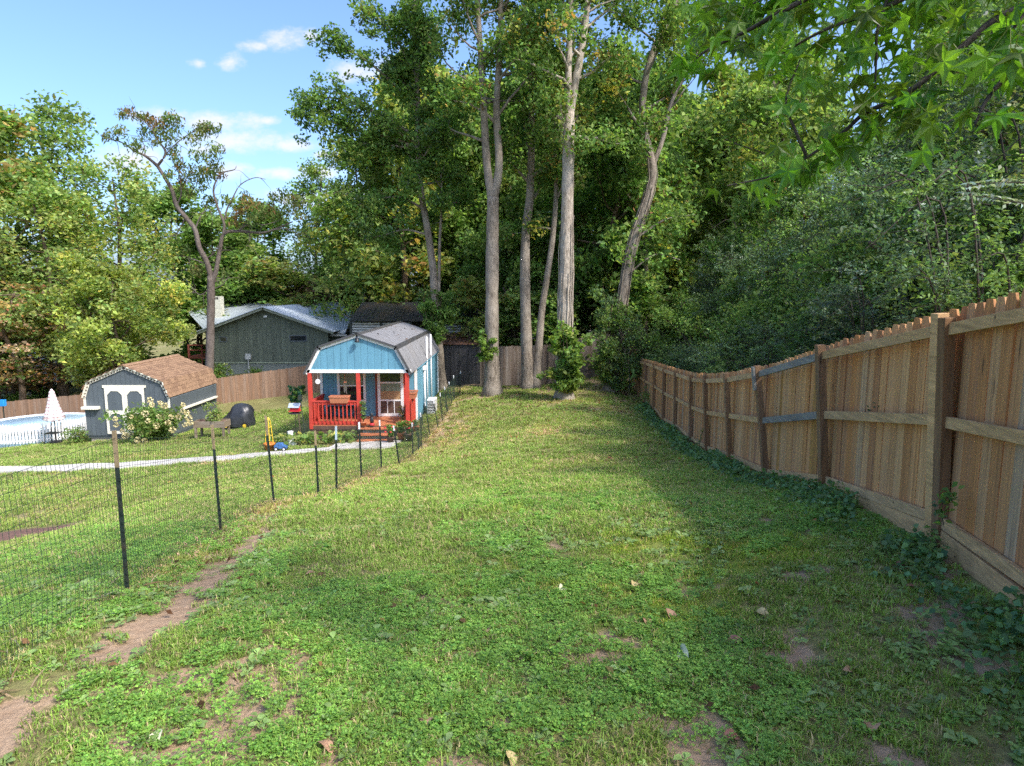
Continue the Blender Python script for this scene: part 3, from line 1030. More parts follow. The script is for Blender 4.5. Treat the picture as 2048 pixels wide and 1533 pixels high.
bx((dx1 + .002, YW - .03, ZF), (dx1 + .16, YW - .003, 2.08)).build('door_trim', M['red'], cab)
for k, (yy, z) in enumerate(((23.45, .11), (23.18, -.06), (22.9, -.22))):
    st = MB().box((-5.45, yy - .05, z - .045), (-4.35, yy + .24, z)).build('step', M['tread'], cab, bevel=.004)
    bx((-5.40, yy + .20, z - .22), (-4.40, yy + .225, z - .046)).build('riser', M['concrete'], st)
# flood light, house bell and pipes
fl_ = MB().box((-5.56, YF - .05, 3.26), (-5.50, YF - .001, 3.34)).build('flood_light', M['black'], cab)
MB().lathe((-5.47, YF - .17, 3.18), [(.02, .16), (.05, .14), (.085, .03), (.09, 0)], 12).build('lamp_head', M['black'], fl_, True)
for yy, z0_, z1_, r_ in ((28.4, .0, at(855, 674, 28.4)[2], .035), (29.8, .0, at(863, 669, 29.8)[2], .035), (27.5, .1, 1.75, .05)):
    MB().tube([(XR + .06, yy, z0_), (XR + .06, yy, z1_)], r_, 10).build('vent_pipe', M['plastic_w'], cab, True)
MB().box((XR + .001, 27.38, 1.72), (XR + .13, 27.62, 1.9)).build('meter_box', M['plastic_w'], cab, bevel=.01)

t = empty('air_conditioner', (XR + .35, 27.4, -.2), 'white outdoor air conditioner unit beside the cabin side wall', 'air conditioner')
zz = gz(XR + .35, 27.4) + .03
MB().box((XR + .18, 27.2, zz), (XR + .52, 27.95, zz + .58)).build('case', M['plastic_w'], t, bevel=.015)
g = MB().box((XR + .20, 27.185, zz + .06), (XR + .50, 27.199, zz + .54)).build('grille', M['black'], t)
for k in range(7):
    z = zz + .09 + k * .065
    bx((XR + .2, 27.175, z), (XR + .5, 27.184, z + .02)).build('slat', M['plastic_w'], g)


def trough(name, label, x0, x1, y0, y1, z0, z1, taper=.03):
    q = MB()
    Vv = [(x0 + taper, y0 + taper, z0), (x1 - taper, y0 + taper, z0), (x1 - taper, y1 - taper, z0), (x0 + taper, y1 - taper, z0), (x0, y0, z1 - .03), (x1, y0, z1 - .03), (x1, y1, z1 - .03), (x0, y1, z1 - .03)]
    q.add(Vv, [(0, 3, 2, 1), (4, 5, 6, 7), (0, 1, 5, 4), (1, 2, 6, 5), (2, 3, 7, 6), (3, 0, 4, 7)])
    r = empty(name, ((x0 + x1) / 2, (y0 + y1) / 2, z0), label, 'planter')
    q.build('trough', M['terra'], r)
    rr = MB().box((x0 - .015, y0 - .015, z1 - .035), (x1 + .015, y0 + .02, z1 + .01)).box((x0 - .015, y1 - .02, z1 - .035), (x1 + .015, y1 + .015, z1 + .01)).box((x0 - .015, y0 + .02, z1 - .035), (x0 + .02, y1 - .02, z1 + .01)).box((x1 - .02, y0 + .02, z1 - .035), (x1 + .015, y1 - .02, z1 + .01))
    rr.build('rim', M['terra'], r)
    bx((x0 + .021, y0 + .021, z1 - .04), (x1 - .021, y1 - .021, z1 - .028)).build('soil', M['mulch'], r)
    return r


trough('planter_box', 'terracotta trough planter straddling the red front porch railing', -6.54, -5.86, YF - .16, YF + .16, ZF + .82, ZF + 1.06)
trough('planter_box', 'terracotta trough planter on the red railing at the right end of the porch', XR - .13, XR + .17, YF + .35, YF + 1.0, ZF + .89, ZF + 1.12)
# bench on the porch, seen between balusters
t = empty('porch_bench', (-6.4, 25.0, ZF), 'dark low bench standing on the porch behind the red balusters', 'bench')
for k in range(3):
    bx((-7.0, 24.75 + k * .16, ZF + .40), (-5.8, 24.89 + k * .16, ZF + .44)).build('slat', M['black'], t)
for x in (-6.95, -5.9):
    bx((x, 24.78, ZF), (x + .06, 24.84, ZF + .4)).build('leg', M['black'], t)
    bx((x, 25.12, ZF), (x + .06, 25.18, ZF + .4)).build('leg', M['black'], t)
for k in range(2):
    bx((-7.0, 25.24, ZF + .55 + k * .17), (-5.8, 25.27, ZF + .66 + k * .17)).build('back_slat', M['black'], t)
t = empty('wind_chime', (-6.05, YF + .25, 1.4), 'small silver wind chime hanging in the porch beside the middle red post', 'wind chime')
MB().tube([(-6.05, YF + .25, 2.1), (-6.05, YF + .25, 1.72)], .006, 6).lathe((-6.05, YF + .25, 1.68), [(.06, 0), (.06, .04), (.01, .06)], 10).build('cap', M['terra'], t)
for k in range(5):
    a = k * 1.257
    MB().tube([(-6.05 + .045 * math.cos(a), YF + .25 + .045 * math.sin(a), 1.68), (-6.05 + .045 * math.cos(a), YF + .25 + .045 * math.sin(a), 1.25 + .03 * k)], .009, 6).build('chime', M['chrome'], t)
q = MB()
q.tube([(-6.98, YF + .06, 2.08), (-6.98, YF + .06, 1.84)], .004, 5)
q.prism([(-6.98 + .09 * math.cos(k * .3491), YF + .05, 1.75 + .09 * math.sin(k * .3491)) for k in range(18)], (0, .015, 0))
tag(q.build('hanging_disc', M['white']), 'round white disc hanging by the left porch post', 'ornament')

# ------------------------------------------------------------------ grey barn shed
SXL, SXR, SY, SYB = at(171, 830, 27.7)[0], at(341, 830, 27.7)[0], 27.7, 32.1
SC = (SXL + SXR) / 2
shed = empty('barn_shed', (SC, SY, -1.25), 'slate grey barn shed with cream double doors and brown shingle gambrel roof', 'shed')
sprof = [(SC - 1.86, .62), (SC - 1.64, 1.23), (SC, 1.90), (SC + 1.64, 1.23), (SC + 1.86, .62)]
sprof = [(SC - 1.86, .55), (SC - 1.60, 1.22), (SC, 1.90), (SC + 1.60, 1.22), (SC + 1.86, .55)]


def shz(x):
    return float(np.interp(x, [p[0] for p in sprof], [p[1] for p in sprof]))


MB().prism([(SXL + .03, SY + .04, -1.2), (SXR - .03, SY + .04, -1.2)] + [(x, SY + .04, z - .08) for x, z in sprof[::-1]], (0, SYB - SY - .08, 0)).build('wall_core', M['slate'], shed)
siding(M['slate'], shed, SXL, SXR, SY, -1.1, lambda x: shz(x) - .05, .2, .03)
siding(M['slate'], shed, SY + .05, SYB - .05, SXR + .0, -1.1, .6, .25, .03, axis='y')
MB().box((SXL + .1, SY + .1, -2.1), (SXR - .1, SYB - .1, -1.13)).build('foundation', M['blocks'], shed)
for i in range(4):
    (xa, za), (xb, zb) = sprof[i], sprof[i + 1]
    d = np.array([xb - xa, 0, zb - za]); Ls = np.linalg.norm(d); d /= Ls
    nrm = np.array([-d[2], 0, d[0]])
    a = np.array([xa, SY - .1, za]); b = np.array([xb, SY - .1, zb])
    MB().prism([a - nrm * .01, b - nrm * .01, b - nrm * .045, a - nrm * .045], (0, SYB - SY + .2, 0)).build('roof_deck', M['cream'], shed)
    MB().bar(a - nrm * .09 + (0, .06, 0), b - nrm * .09 + (0, .06, 0), .025, .12, nrm).build('rake_trim', M['cream'], shed)
    # dentil blocks on the rake trim
    nb = int(Ls / .13)
    for k in range(nb):
        c = a + d * Ls * (k + .5) / nb - nrm * .10 + (0, .035, 0)
        MB().bar(c - d * .028, c + d * .028, .02, .05, nrm).build('dentil', M['skirt'] , shed)
    # shingles, course by course from the eave
    rows = int(Ls / .15); cols = 15 if i >= 2 else 7
    wsh = (SYB - SY + .24) / cols; hgt = Ls / rows
    lowx = (i < 2)
    base = a if lowx else b
    upd = d if lowx else -d
    mesh_ = {}
    for mi, mm in enumerate((M['shingle'], M['shingle2'])):
        q = MB()
        # origin at centre of the butt edge
        lo = np.zeros(3); up_ = upd * (hgt * 1.25)
        yv = np.array([0, wsh * .49, 0])
        th = nrm * .018
        Vv = [lo - yv, lo + yv, up_ + yv, up_ - yv]
        q.add([Vv[0] + th, Vv[1] + th, Vv[2] + nrm * .004, Vv[3] + nrm * .004, Vv[0], Vv[1], Vv[2] - nrm * .002, Vv[3] - nrm * .002],
              [(0, 1, 2, 3), (7, 6, 5, 4), (0, 4, 5, 1), (1, 5, 6, 2), (2, 6, 7, 3), (3, 7, 4, 0)])
        mesh_[mi] = q.mesh('shingle', mm)
    for r in range(rows):
        for k in range(cols):
            off = (.5 if r % 2 else 0)
            yy = SY - .12 + (k + .5) * wsh + (off - .25) * wsh * .5
            pos = np.array([base[0], yy, base[2]]) + upd * hgt * r + nrm * .002
            link('shingle', mesh_[1 if rnd.random() < .35 else 0], shed, pos)
MB().prism([(SC - .14, SY - .13, 1.865), (SC, SY - .13, 1.925), (SC + .14, SY - .13, 1.865), (SC + .14, SY - .13, 1.88), (SC, SY - .13, 1.945), (SC - .14, SY - .13, 1.88)], (0, SYB - SY + .26, 0)).build('ridge_cap', M['shingle'], shed)
for x in (SXL - .02, SXR - .07):
    MB().box((x, SY - .025, .1), (x + .09, SY - .002, .62)).build('corner_trim', M['cream'], shed)
# doors
dX0, dX1 = at(211, 800, SY)[0], at(290, 800, SY)[0]
dz0, dz1 = -1.02, at(250, 776, SY)[2]
MB().box((dX0 - .08, SY - .04, dz1), (dX1 + .08, SY - .003, dz1 + .11)).build('door_header', M['cream'], shed)
dm = (dX0 + dX1) / 2
for s, (xa, xb) in enumerate(((dX0, dm - .005), (dm + .005, dX1))):
    dr = MB().box((xa, SY - .03, dz0), (xb, SY - .004, dz1 - .003)).build('door', M['slate'], shed)
    fw = .10
    fr = MB().box((xa, SY - .05, dz0), (xa + fw, SY - .031, dz1 - .004)).box((xb - fw, SY - .05, dz0), (xb, SY - .031, dz1 - .004))
    fr.box((xa + fw, SY - .05, dz1 - .14), (xb - fw, SY - .031, dz1 - .004)).box((xa + fw, SY - .05, dz0), (xb - fw, SY - .031, dz0 + .12))
    zm = (dz0 + dz1) / 2 - .05
    fr.box((xa + fw, SY - .05, zm - .07), (xb - fw, SY - .031, zm + .07))
    cw = .17
    for zc, sg in ((dz1 - .14, -1), (zm - .07, -1)):
        for xc_, sx in ((xa + fw, 1), (xb - fw, -1)):
            pts = [(xc_, SY - .05, zc), (xc_ + sx * cw, SY - .05, zc), (xc_, SY - .05, zc + sg * cw)]
            if sx * sg > 0:
                pts = pts[::-1]
            fr.prism(pts, (0, .019, 0))
    fr.build('door_frame', M['cream'], dr)
# small projecting shelf and side gutter
MB().box((SXL - .03, SY - .22, at(200, 818, SY)[2]), (SXL + .65, SY - .002, at(200, 814, SY)[2] + .03)).build('shelf', M['cream'], shed)
MB().bar((SXR + .10, SY + .9, -.10), (SXR + .10, SYB - .2, -.10), .14, .07).build('side_gutter', M['cream'], shed)

# ------------------------------------------------------------------ green house behind the fence
HY = 42.0
gl, gr, gpk = at(382, 668, HY), at(668, 664, HY), at(525, 614, HY)
house = empty('green_house', (gpk[0], HY, -1.2), 'dark green board-sided house with pale metal roof and chimney', 'house')
wl, wr = at(404, 700, HY)[0], at(652, 700, HY)[0]
zsk = at(520, 727, HY)[2]


def hz(x):
    return float(np.interp(x, [gl[0], gpk[0], gr[0]], [gl[2], gpk[2], gr[2]]))


siding(M['green'], house, wl, wr, HY + .6, zsk, lambda x: hz(x) - .16, .3, .03)
MB().prism([(wl, HY + .64, zsk), (wr, HY + .64, zsk), (wr, HY + .64, hz(wr) - .1), (gpk[0], HY + .64, gpk[2] - .1), (wl, HY + .64, hz(wl) - .1)], (0, 7, 0)).build('wall_core', M['green'], house)
MB().box((wl, HY + .56, zsk - .06), (wr, HY + .62, zsk + .0)).build('skirt_trim', plain('pale_green_trim', (.30, .34, .24), .6), house)
MB().box((wl + .05, HY + .66, -2.4), (wr - .05, HY + 7, zsk - .061)).build('foundation', plain('grey_green_foundation', (.20, .22, .19), .8), house)
for (p, q) in ((gl, gpk), (gpk, gr)):
    d = q - p; d /= np.linalg.norm(d); nrm = np.array([-d[2], 0, d[0]])
    MB().bar(p - nrm * .09, q - nrm * .09, .05, .17, nrm).build('rake_trim', plain('sage_trim', (.20, .22, .165), .6), house)
    up = (q - p) if p is gl else (p - q)
    o_ = p if p is gl else q
    roof_panels(M['rooflight'], house, o_ + (0, -.1 if p is not gl else 8.0, 0), (0, 1., 0) if p is not gl else (0, -1., 0), up, 8.1, pw=1.0, pitch=.33, rib=.02)
# main roof: near slope with prow-shaped left edge, lower slope on the right
r0, r1 = at(362, 610, 51.), at(672, 604, 51.)
e0, e1 = at(412, 664, 44.5), at(716, 634, 46.5)
k0 = at(594, 630, 45.8)


def sheet(name, pts, mat, parent, t=.05):
    P = [np.array(p, float) for p in pts]
    nrm = np.cross(P[1] - P[0], P[2] - P[0]); nrm /= np.linalg.norm(nrm)
    if nrm[2] < 0:
        nrm = -nrm
    return MB().prism(P, -nrm * t).build(name, mat, parent)


def seams(parent, a0, a1, b0, b1, n, mat):
    """standing seams from edge a to edge b"""
    a0, a1, b0, b1 = map(np.array, (a0, a1, b0, b1))
    for k in range(n + 1):
        t_ = k / n
        p = a0 * (1 - t_) + a1 * t_; q = b0 * (1 - t_) + b1 * t_
        MB().bar(p + (0, 0, .012), q + (0, 0, .012), .03, .03).build('seam', mat, parent)


sheet('roof_slope', [r0, r1, e1, k0, e0], M['rooflight'], house)
seams(house, r0 + (.2, 0, 0), r1, e0 + (.2, 0, 0), e1, 24, M['rooflight'])
l0, l1, l2, l3 = at(594, 630, 45.8), at(706, 628, 45.8), at(690, 667, 43.2), at(640, 668, 43.2)
sheet('roof_slope', [l0 + (0, 0, .04), l1 + (0, 0, .04), l2, l3], M['rooflight'], house)
seams(house, l0 + (0, 0, .05), l1 + (0, 0, .05), l3 + (0, 0, .01), l2 + (0, 0, .01), 14, M['rooflight'])
MB().bar(at(636, 671, 43.15), at(694, 671, 43.15), .1, .12).build('gutter', M['tin'], house)
MB().box((at(640, 700, 43.6)[0], 43.6, -2), (at(745, 700, 43.6)[0], 50, at(690, 672, 43.6)[2])).build('wing_wall', M['green'], house)
cx = at(436, 600, 47.5)
ch = MB().box((cx[0] - .28, 47.2, 3.0), (cx[0] + .28, 47.8, at(436, 593, 47.5)[2])).build('chimney', plain('cream_chimney', (.55, .54, .45), .8), house)
zt = at(436, 593, 47.5)[2]
for sx in (-.16, .02):
    bx((cx[0] + sx, 47.19, zt - .22), (cx[0] + sx + .13, 47.199, zt - .06)).build('flue', M['black'], ch)
window(house, at(431, 680, HY)[0], at(446, 680, HY)[0], HY + .598, at(440, 686, HY)[2], at(440, 675, HY)[2], .05, False, M['slate'], curtain=False)
window(house, at(573, 680, HY)[0], at(608, 680, HY)[0], HY + .598, at(590, 685, HY)[2], at(590, 672, HY)[2], .06, False, M['slate'], curtain=False)
p = at(490, 716, HY)
MB().box((p[0] - .18, HY + .45, p[2] - .15), (p[0] + .18, HY + .598, p[2] + .2)).tube([(p[0], HY + .5, p[2] - .15), (p[0], HY + .5, -1.6)], .04, 8).build('electric_meter', M['tin'], house)
p = at(525, 634, HY)
MB().box((p[0] - .1, HY + .45, p[2] - .06), (p[0] + .1, HY + .598, p[2] + .06)).build('gable_light', M['white'], house)
# deck on the left of the house
da, db = at(383, 712, 44.5), at(408, 712, 44.5)
dk = MB().box((da[0], 44.0, da[2] - .15), (wl - .02, 47.5, da[2])).build('deck', M['rust'], house)
for x in np.linspace(da[0] + .05, wl - .1, 3):
    MB().box((x - .05, 44.02, da[2] - 1.7), (x + .05, 44.12, da[2] + .75)).build('deck_post', M['rust'], dk)
for z in (.72, .38):
    MB().box((da[0], 44.03, da[2] + z), (wl - .02, 44.09, da[2] + z + .07)).build('deck_rail', M['rust'], dk)

# ------------------------------------------------------------------ carport and dark metal store behind the cabin
cp = empty('carport', at(840, 770, 40), 'tall carport with black metal roof and pale tin upper walls behind the cabin', 'carport')
q0, q1, q2, q3 = at(697, 643, 38.5), at(978, 640, 38.5), at(978, 605, 41.5), at(709, 605, 41.5)
roof_panels(M['roofblack'], cp, q0, (1., 0, 0), q3 * (0, 1, 1) - q0 * (0, 1, 1) + (.15, 0, 0), q1[0] - q0[0], pw=.95, pitch=.24, rib=.03, ribw=.05)
MB().box((q0[0] + .05, 41.6, q3[2] - 1.2), (q1[0], 44.6, q3[2] - .05)).build('rear_roof_frame', M['roofblack'], cp)
for (pa, pb) in ((702, 762), (762, 821), (880, 926), (928, 976)):
    a, b = at(pa, 645, 39.0), at(pb, 675, 39.0)
    zt, zb = a[2], at(pa, 676, 39.0)[2]
    nrib = 6
    for k in range(nrib):
        z1 = zt - (zt - zb) * k / nrib; z0 = zt - (zt - zb) * (k + 1) / nrib
        MB().prism([(a[0] + .03, 39.0, z0 + .01), (a[0] + .03, 38.96, z0 + .04), (a[0] + .03, 38.96, z1 - .03), (a[0] + .03, 39.0, z1 - .01)], (b[0] - a[0] - .06, 0, 0)).build('tin_sheet', M['tin'], cp)
for px in (701, 762, 822, 879, 927, 977):
    a = at(px, 645, 38.9)
    MB().box((a[0] - .06, 38.88, -.8), (a[0] + .06, 38.95, a[2])).build('post', M['tpost'], cp)
MB().box((q0[0] + .1, 43.9, -.8), (q1[0] - .1, 44.0, q3[2] - .8)).build('rear_wall', M['metalwall'], cp)
ms = empty('metal_store', at(925, 772, 35.2), 'low dark ribbed metal store with leaf-littered roof behind the cabin', 'shed')
sa, sb = at(868, 772, 35.2), at(974, 772, 35.2)
ztop = at(925, 687, 35.2)[2]; ztop_store = ztop
n = 6; w = (sb[0] - sa[0]) / n
for k in range(n):
    ribbed('wall_panel', M['metalwall'], ms, (sa[0] + w * k + .002, 35.2, sa[2] - .3), (1., 0, 0), (0, 0, ztop - sa[2] + .3), w - .004, pitch=.2, rib=.022)
MB().box((sa[0], 35.24, -.5), (sb[0], 38.5, ztop - .03)).build('wall_core', M['metalwall'], ms)
MB().prism([(sa[0] - .1, 35.08, ztop), (sb[0] + .02, 35.08, ztop), (sb[0] + .02, 38.6, ztop + .32), (sa[0] - .1, 38.6, ztop + .32)], (0, 0, -.06)).build('roof', M['mulch'], ms)

# ------------------------------------------------------------------ pool, picket fence, umbrella
PC = np.array([at(78, 850, 31.)[0], 31.0]); PR = 2.35
zr = 5 - .186 * 33.3
pool = empty('swimming_pool', (PC[0], PC[1], zr - .9), 'round above-ground swimming pool with blue water beside the barn shed', 'pool')
MB().lathe((PC[0], PC[1], zr - 1.4), [(PR - .02, 0), (PR - .02, 1.38)], 48).build('wall', plain('pale_blue_liner', (.42, .60, .70), .4), pool, True)
MB().lathe((PC[0], PC[1], zr), [(PR - .12, -.03), (PR - .12, .03), (PR + .1, .03), (PR + .1, -.03), (PR - .12, -.03)], 48).build('rim', M['plastic_w'], pool)
MB().lathe((PC[0], PC[1], zr - .16), [(0.001, 0), (PR - .05, 0)], 48).build('water', M['water'], pool)
pf = empty('picket_fence', (PC[0], PC[1] - PR, zr - .6), 'low white picket fence with scalloped top round the front of the pool', 'fence')
zb0 = at(90, 890, 28.45)[2]
pme = MB().prism([(-.04, 0, 0), (.04, 0, 0), (.04, 0, .93), (0, 0, 1.0), (-.04, 0, .93)], (0, .02, 0)).mesh('picket', M['plastic_w'])
RP = PR + .22
for k in range(70):
    a = math.pi + (k / 69.0) * math.pi * 1.05 - .05
    x = PC[0] + RP * math.cos(a); y = PC[1] + RP * math.sin(a)
    h = .80 + .09 * abs(math.sin(k * math.pi / 10))
    link('picket', pme, pf, (x, y, zb0 + .02), (0, 0, a + math.pi / 2), (1, 1, h))
for z in (.12, .62):
    MB().tube([(PC[0] + (RP - .03) * math.cos(a), PC[1] + (RP - .03) * math.sin(a), zb0 + z) for a in np.linspace(math.pi - .05, 2 * math.pi + .1, 40)], .03, 6).build('rail', M['plastic_w'], pf)
um = at(113, 885, 28.15)
t = empty('patio_umbrella', um, 'closed red and white striped patio umbrella by the pool', 'umbrella')
MB().tube([um, um + (0, 0, 2.35)], .022, 8).build('pole', M['black'], t)
m_, nt, pbs, out = new_mat('striped_canvas')
tcx = nd(nt, 'ShaderNodeTexCoord')
sz = nd(nt, 'ShaderNodeSeparateXYZ', {0: tcx.outputs['Object']})
wv = mth(nt, 'FRACT', mth(nt, 'MULTIPLY', sz.outputs[2], 7.0))
c_ = mixc(nt, ramp(nt, wv, .60, .66), (.76, .69, .67), (.66, .42, .41))
c_ = mixc(nt, ramp(nt, wv, .88, .92), c_, (.10, .10, .16))
nt.links.new(c_, pbs.inputs['Base Color']); pbs.inputs['Roughness'].default_value = .85
q = MB(); Vv = []; Ff = []
prf = [(.02, 2.33), (.09, 2.22), (.13, 2.0), (.20, 1.6), (.28, 1.25), (.36, 1.0), (.34, .98)]
ns = 32
for r_, z in prf:
    for k in range(ns):
        a = 2 * math.pi * k / ns
        rr = r_ * (1 + .22 * math.cos(a * 8) * min(1, (2.3 - z) * 1.5))
        Vv.append(um + (rr * math.cos(a), rr * math.sin(a), z + (.04 * math.cos(a * 8) if z < 1.1 else 0)))
for i in range(len(prf) - 1):
    for k in range(ns):
        Ff.append((i * ns + k, i * ns + (k + 1) % ns, (i + 1) * ns + (k + 1) % ns, (i + 1) * ns + k))
q.add(Vv, Ff).build('canopy', m_, t, True)
MB().lathe(um, [(.24, 0), (.24, .06), (.05, .09)], 16).build('base', M['black'], t)
ch_ = at(114, 884, 28.3)
t = empty('iron_chair', ch_, 'black iron garden chair beneath the closed umbrella by the picket fence', 'chair')
for s in (-1, 1):
    MB().tube([ch_ + (s * .24, 0, 0), ch_ + (s * .22, .0, .45), ch_ + (s * .22, .05, .85)], .014, 6).build('leg', M['black'], t)
    MB().tube([ch_ + (s * .24, -.42, 0), ch_ + (s * .22, -.4, .43)], .014, 6).build('leg', M['black'], t)
MB().box(ch_ + (-.24, -.42, .42), ch_ + (.24, 0, .45)).build('seat', M['black'], t)
for k in range(4):
    MB().tube([ch_ + (-.2 + k * .13, .03, .46), ch_ + (-.2 + k * .13, .06, .84)], .01, 5).build('back_bar', M['black'], t)
bp = at(10, 850, 33)
t = empty('pool_sprayer', bp, 'bright blue plastic box on a post behind the pool', 'box')
MB().tube([bp, bp + (0, 0, 1.25)], .03, 8).build('post', M['tpost'], t)
MB().box(bp + (-.13, -.1, .95), bp + (.13, .1, 1.28)).build('box', plain('bright_blue_plastic', (.02, .25, .62), .4), t, bevel=.02)

# ------------------------------------------------------------------ path slabs, mulch bed
pts = [(-40, 950, 21.4), (60, 940, 20.9), (160, 937, 20.5), (260, 934, 20.3), (360, 929, 20.3), (450, 921, 20.4), (520, 914, 20.7), (600, 906, 21.1), (668, 899, 21.5)]
path = empty('path', at(*pts[3])); path['kind'] = 'structure'
prev = None
for i in range(len(pts) - 1):
    a, b = at(*pts[i]), at(*pts[i + 1])
    nsub = 2
    for k in range(nsub):
        p = a + (b - a) * (k / nsub); q = a + (b - a) * ((k + 1) / nsub)
        d = (q - p); d /= np.linalg.norm(d)
        w = .48
        sdir = np.array([0, 1., 0])
        c = [p + d * .01 - sdir * w, q - d * .01 - sdir * w, q - d * .01 + sdir * w, p + d * .01 + sdir * w]
        c = [np.array([v[0], v[1], ground_z(v[0], v[1]) + .05 + rnd.uniform(-.004, .004)]) for v in c]
        MB().prism(c, (0, 0, -.12)).build('slab', M['concrete'], path)
# patio slabs at the foot of the steps
for i in range(3):
    for j in range(2):
        a = -6.15 + i * .75; b = 21.55 + j * .62
        c = [(a, b), (a + .73, b), (a + .73, b + .6), (a, b + .6)]
        c = [(x + .06 * (y - 21.5), y, ground_z(x, y) + .06) for x, y in c]
        MB().prism(c, (0, 0, -.14)).build('paver', M['concrete'], path)
mb = at(40, 1075, 12.2)
n = 26; ring = []
for k in range(n):
    a = 2 * math.pi * k / n
    x = mb[0] - .6 + 1.9 * math.cos(a) * (1 + .1 * math.sin(3 * a)); y = mb[1] + .95 * math.sin(a) * (1 + .12 * math.sin(5 * a))
    ring.append((x, y))
Vv = [(mb[0] - .6, mb[1], float(ground_z(mb[0] - .6, mb[1])) + .09)] + [((x + mb[0] - .6) / 2, (y + mb[1]) / 2, float(ground_z((x + mb[0] - .6) / 2, (y + mb[1]) / 2)) + .07) for x, y in ring] + [(x, y, float(ground_z(x, y)) - .015) for x, y in ring]
Ff = [(0, 1 + k, 1 + (k + 1) % n) for k in range(n)] + [(1 + k, 1 + n + k, 1 + n + (k + 1) % n, 1 + (k + 1) % n) for k in range(n)]
o = MB().add(Vv, Ff).build('mulch_bed', M['mulch'], None, True, kind='structure')

# ------------------------------------------------------------------ garden things
mp = at(478, 838, 29.0)
mz = float(ground_z(mp[0], mp[1]))
t = empty('covered_mower', (mp[0], mp[1], mz), 'riding mower under a black tarp beside the barn shed', 'mower')
n = 28; rings = []
Vv = []; Ff = []
levels = [(0.12, 1.0), (.3, 1.02), (.55, .93), (.75, .8), (.95, .62), (1.05, .38), (1.09, .12)]
for li, (z, s) in enumerate(levels):
    for k in range(n):
        a = 2 * math.pi * k / n
        fx = 1 + .07 * math.sin(a * 7 + li) + .04 * math.sin(a * 11 + 2)
        x = .66 * s * fx * math.copysign(abs(math.cos(a)) ** .75, math.cos(a)) + (.12 if z > .7 else 0)
        y = .5 * s * fx * math.copysign(abs(math.sin(a)) ** .75, math.sin(a))
        zz_ = z * (1 if x > -.2 or z < .5 else .82)
        Vv.append((mp[0] + x, mp[1] + y, mz + zz_))
for i in range(len(levels) - 1):
    for k in range(n):
        Ff.append((i * n + k, i * n + (k + 1) % n, (i + 1) * n + (k + 1) % n, (i + 1) * n + k))
Ff.append(tuple(range((len(levels) - 1) * n, len(levels) * n)))
MB().add(Vv, Ff).build('cover', M['tarp'], t, True)
for x in (-.4, .42):
    MB().tube([(mp[0] + x, mp[1] - .48, mz + .17), (mp[0] + x, mp[1] - .32, mz + .17)], .17, 16).build('wheel', M['rubber'], t)
    MB().tube([(mp[0] + x, mp[1] - .49, mz + .17), (mp[0] + x, mp[1] - .47, mz + .17)], .08, 12).build('hub', M['yellow'], t)

rb = at(425, 862, 26.3); rz = float(ground_z(rb[0], rb[1]))
t = empty('raised_bed', (rb[0], rb[1], rz), 'raised wooden garden bed on legs in front of the covered mower', 'planter')
wlog = wood('weathered_bed_wood', [(.24, .185, .13), (.30, .235, .165)], axis=0, grey=.5)
for k in range(2):
    MB().box((rb[0] - .62, rb[1] - .3, rz + .42 + k * .13), (rb[0] + .62, rb[1] - .27, rz + .545 + k * .13)).build('front_board', wlog, t)
    MB().box((rb[0] - .62, rb[1] + .27, rz + .42 + k * .13), (rb[0] + .62, rb[1] + .3, rz + .545 + k * .13)).build('back_board', wlog, t)
for s in (-1, 1):
    MB().box((rb[0] + s * .605 - .015, rb[1] - .268, rz + .42), (rb[0] + s * .605 + .015, rb[1] + .268, rz + .675)).build('end_board', wlog, t)
    for y in (-.25, .25):
        MB().box((rb[0] + s * .55 - .04, rb[1] + y - .04, rz - .1), (rb[0] + s * .55 + .04, rb[1] + y + .04, rz + .6)).build('leg', wlog, t)
MB().box((rb[0] - .59, rb[1] - .269, rz + .45), (rb[0] + .59, rb[1] + .269, rz + .62)).build('soil', M['mulch'], t)

bh = at(593, 884, 23.2); bz = float(ground_z(bh[0], bh[1]))
t = empty('bird_feeder', (bh[0], bh[1], bz), 'red bird feeder with grey roof on a thin black pole', 'bird feeder')
zt = at(590, 825, 23.2)[2]
MB().tube([(bh[0], bh[1], bz - .05), (bh[0], bh[1], zt + .02)], .012, 6).build('pole', M['black'], t)
MB().lathe((bh[0], bh[1], zt - .03), [(.02, .06), (.22, 0), (.23, -.01), (.02, .03)], 16).build('baffle', M['black'], t, True)
MB().box((bh[0] - .19, bh[1] - .13, zt + .04), (bh[0] + .19, bh[1] + .13, zt + .07)).box((bh[0] - .15, bh[1] - .1, zt + .07), (bh[0] + .15, bh[1] + .1, zt + .2)).build('house', M['redp'], t)
for s in (-1, 1):
    P = [(bh[0] - .2, bh[1], zt + .33), (bh[0] + .2, bh[1], zt + .33), (bh[0] + .2, bh[1] + s * .17, zt + .19), (bh[0] - .2, bh[1] + s * .17, zt + .19)]
    sheet('roof', P, M['rooflight'], t, .015)
pp = at(614, 880, 23.0)
ppz = float(ground_z(pp[0], pp[1])); a, b = at(612, 868, 23.0), at(601, 800, 23.0)
tag(MB().tube([(a[0], a[1], ppz - .05), b, b + (-.05, 0, .05)], .016, 8).box(b + (-.07, -.06, .0), b + (.05, .06, .16)).build('garden_lantern', M['tpost']), 'leaning dark garden lantern pole at the left corner of the porch', 'lantern')

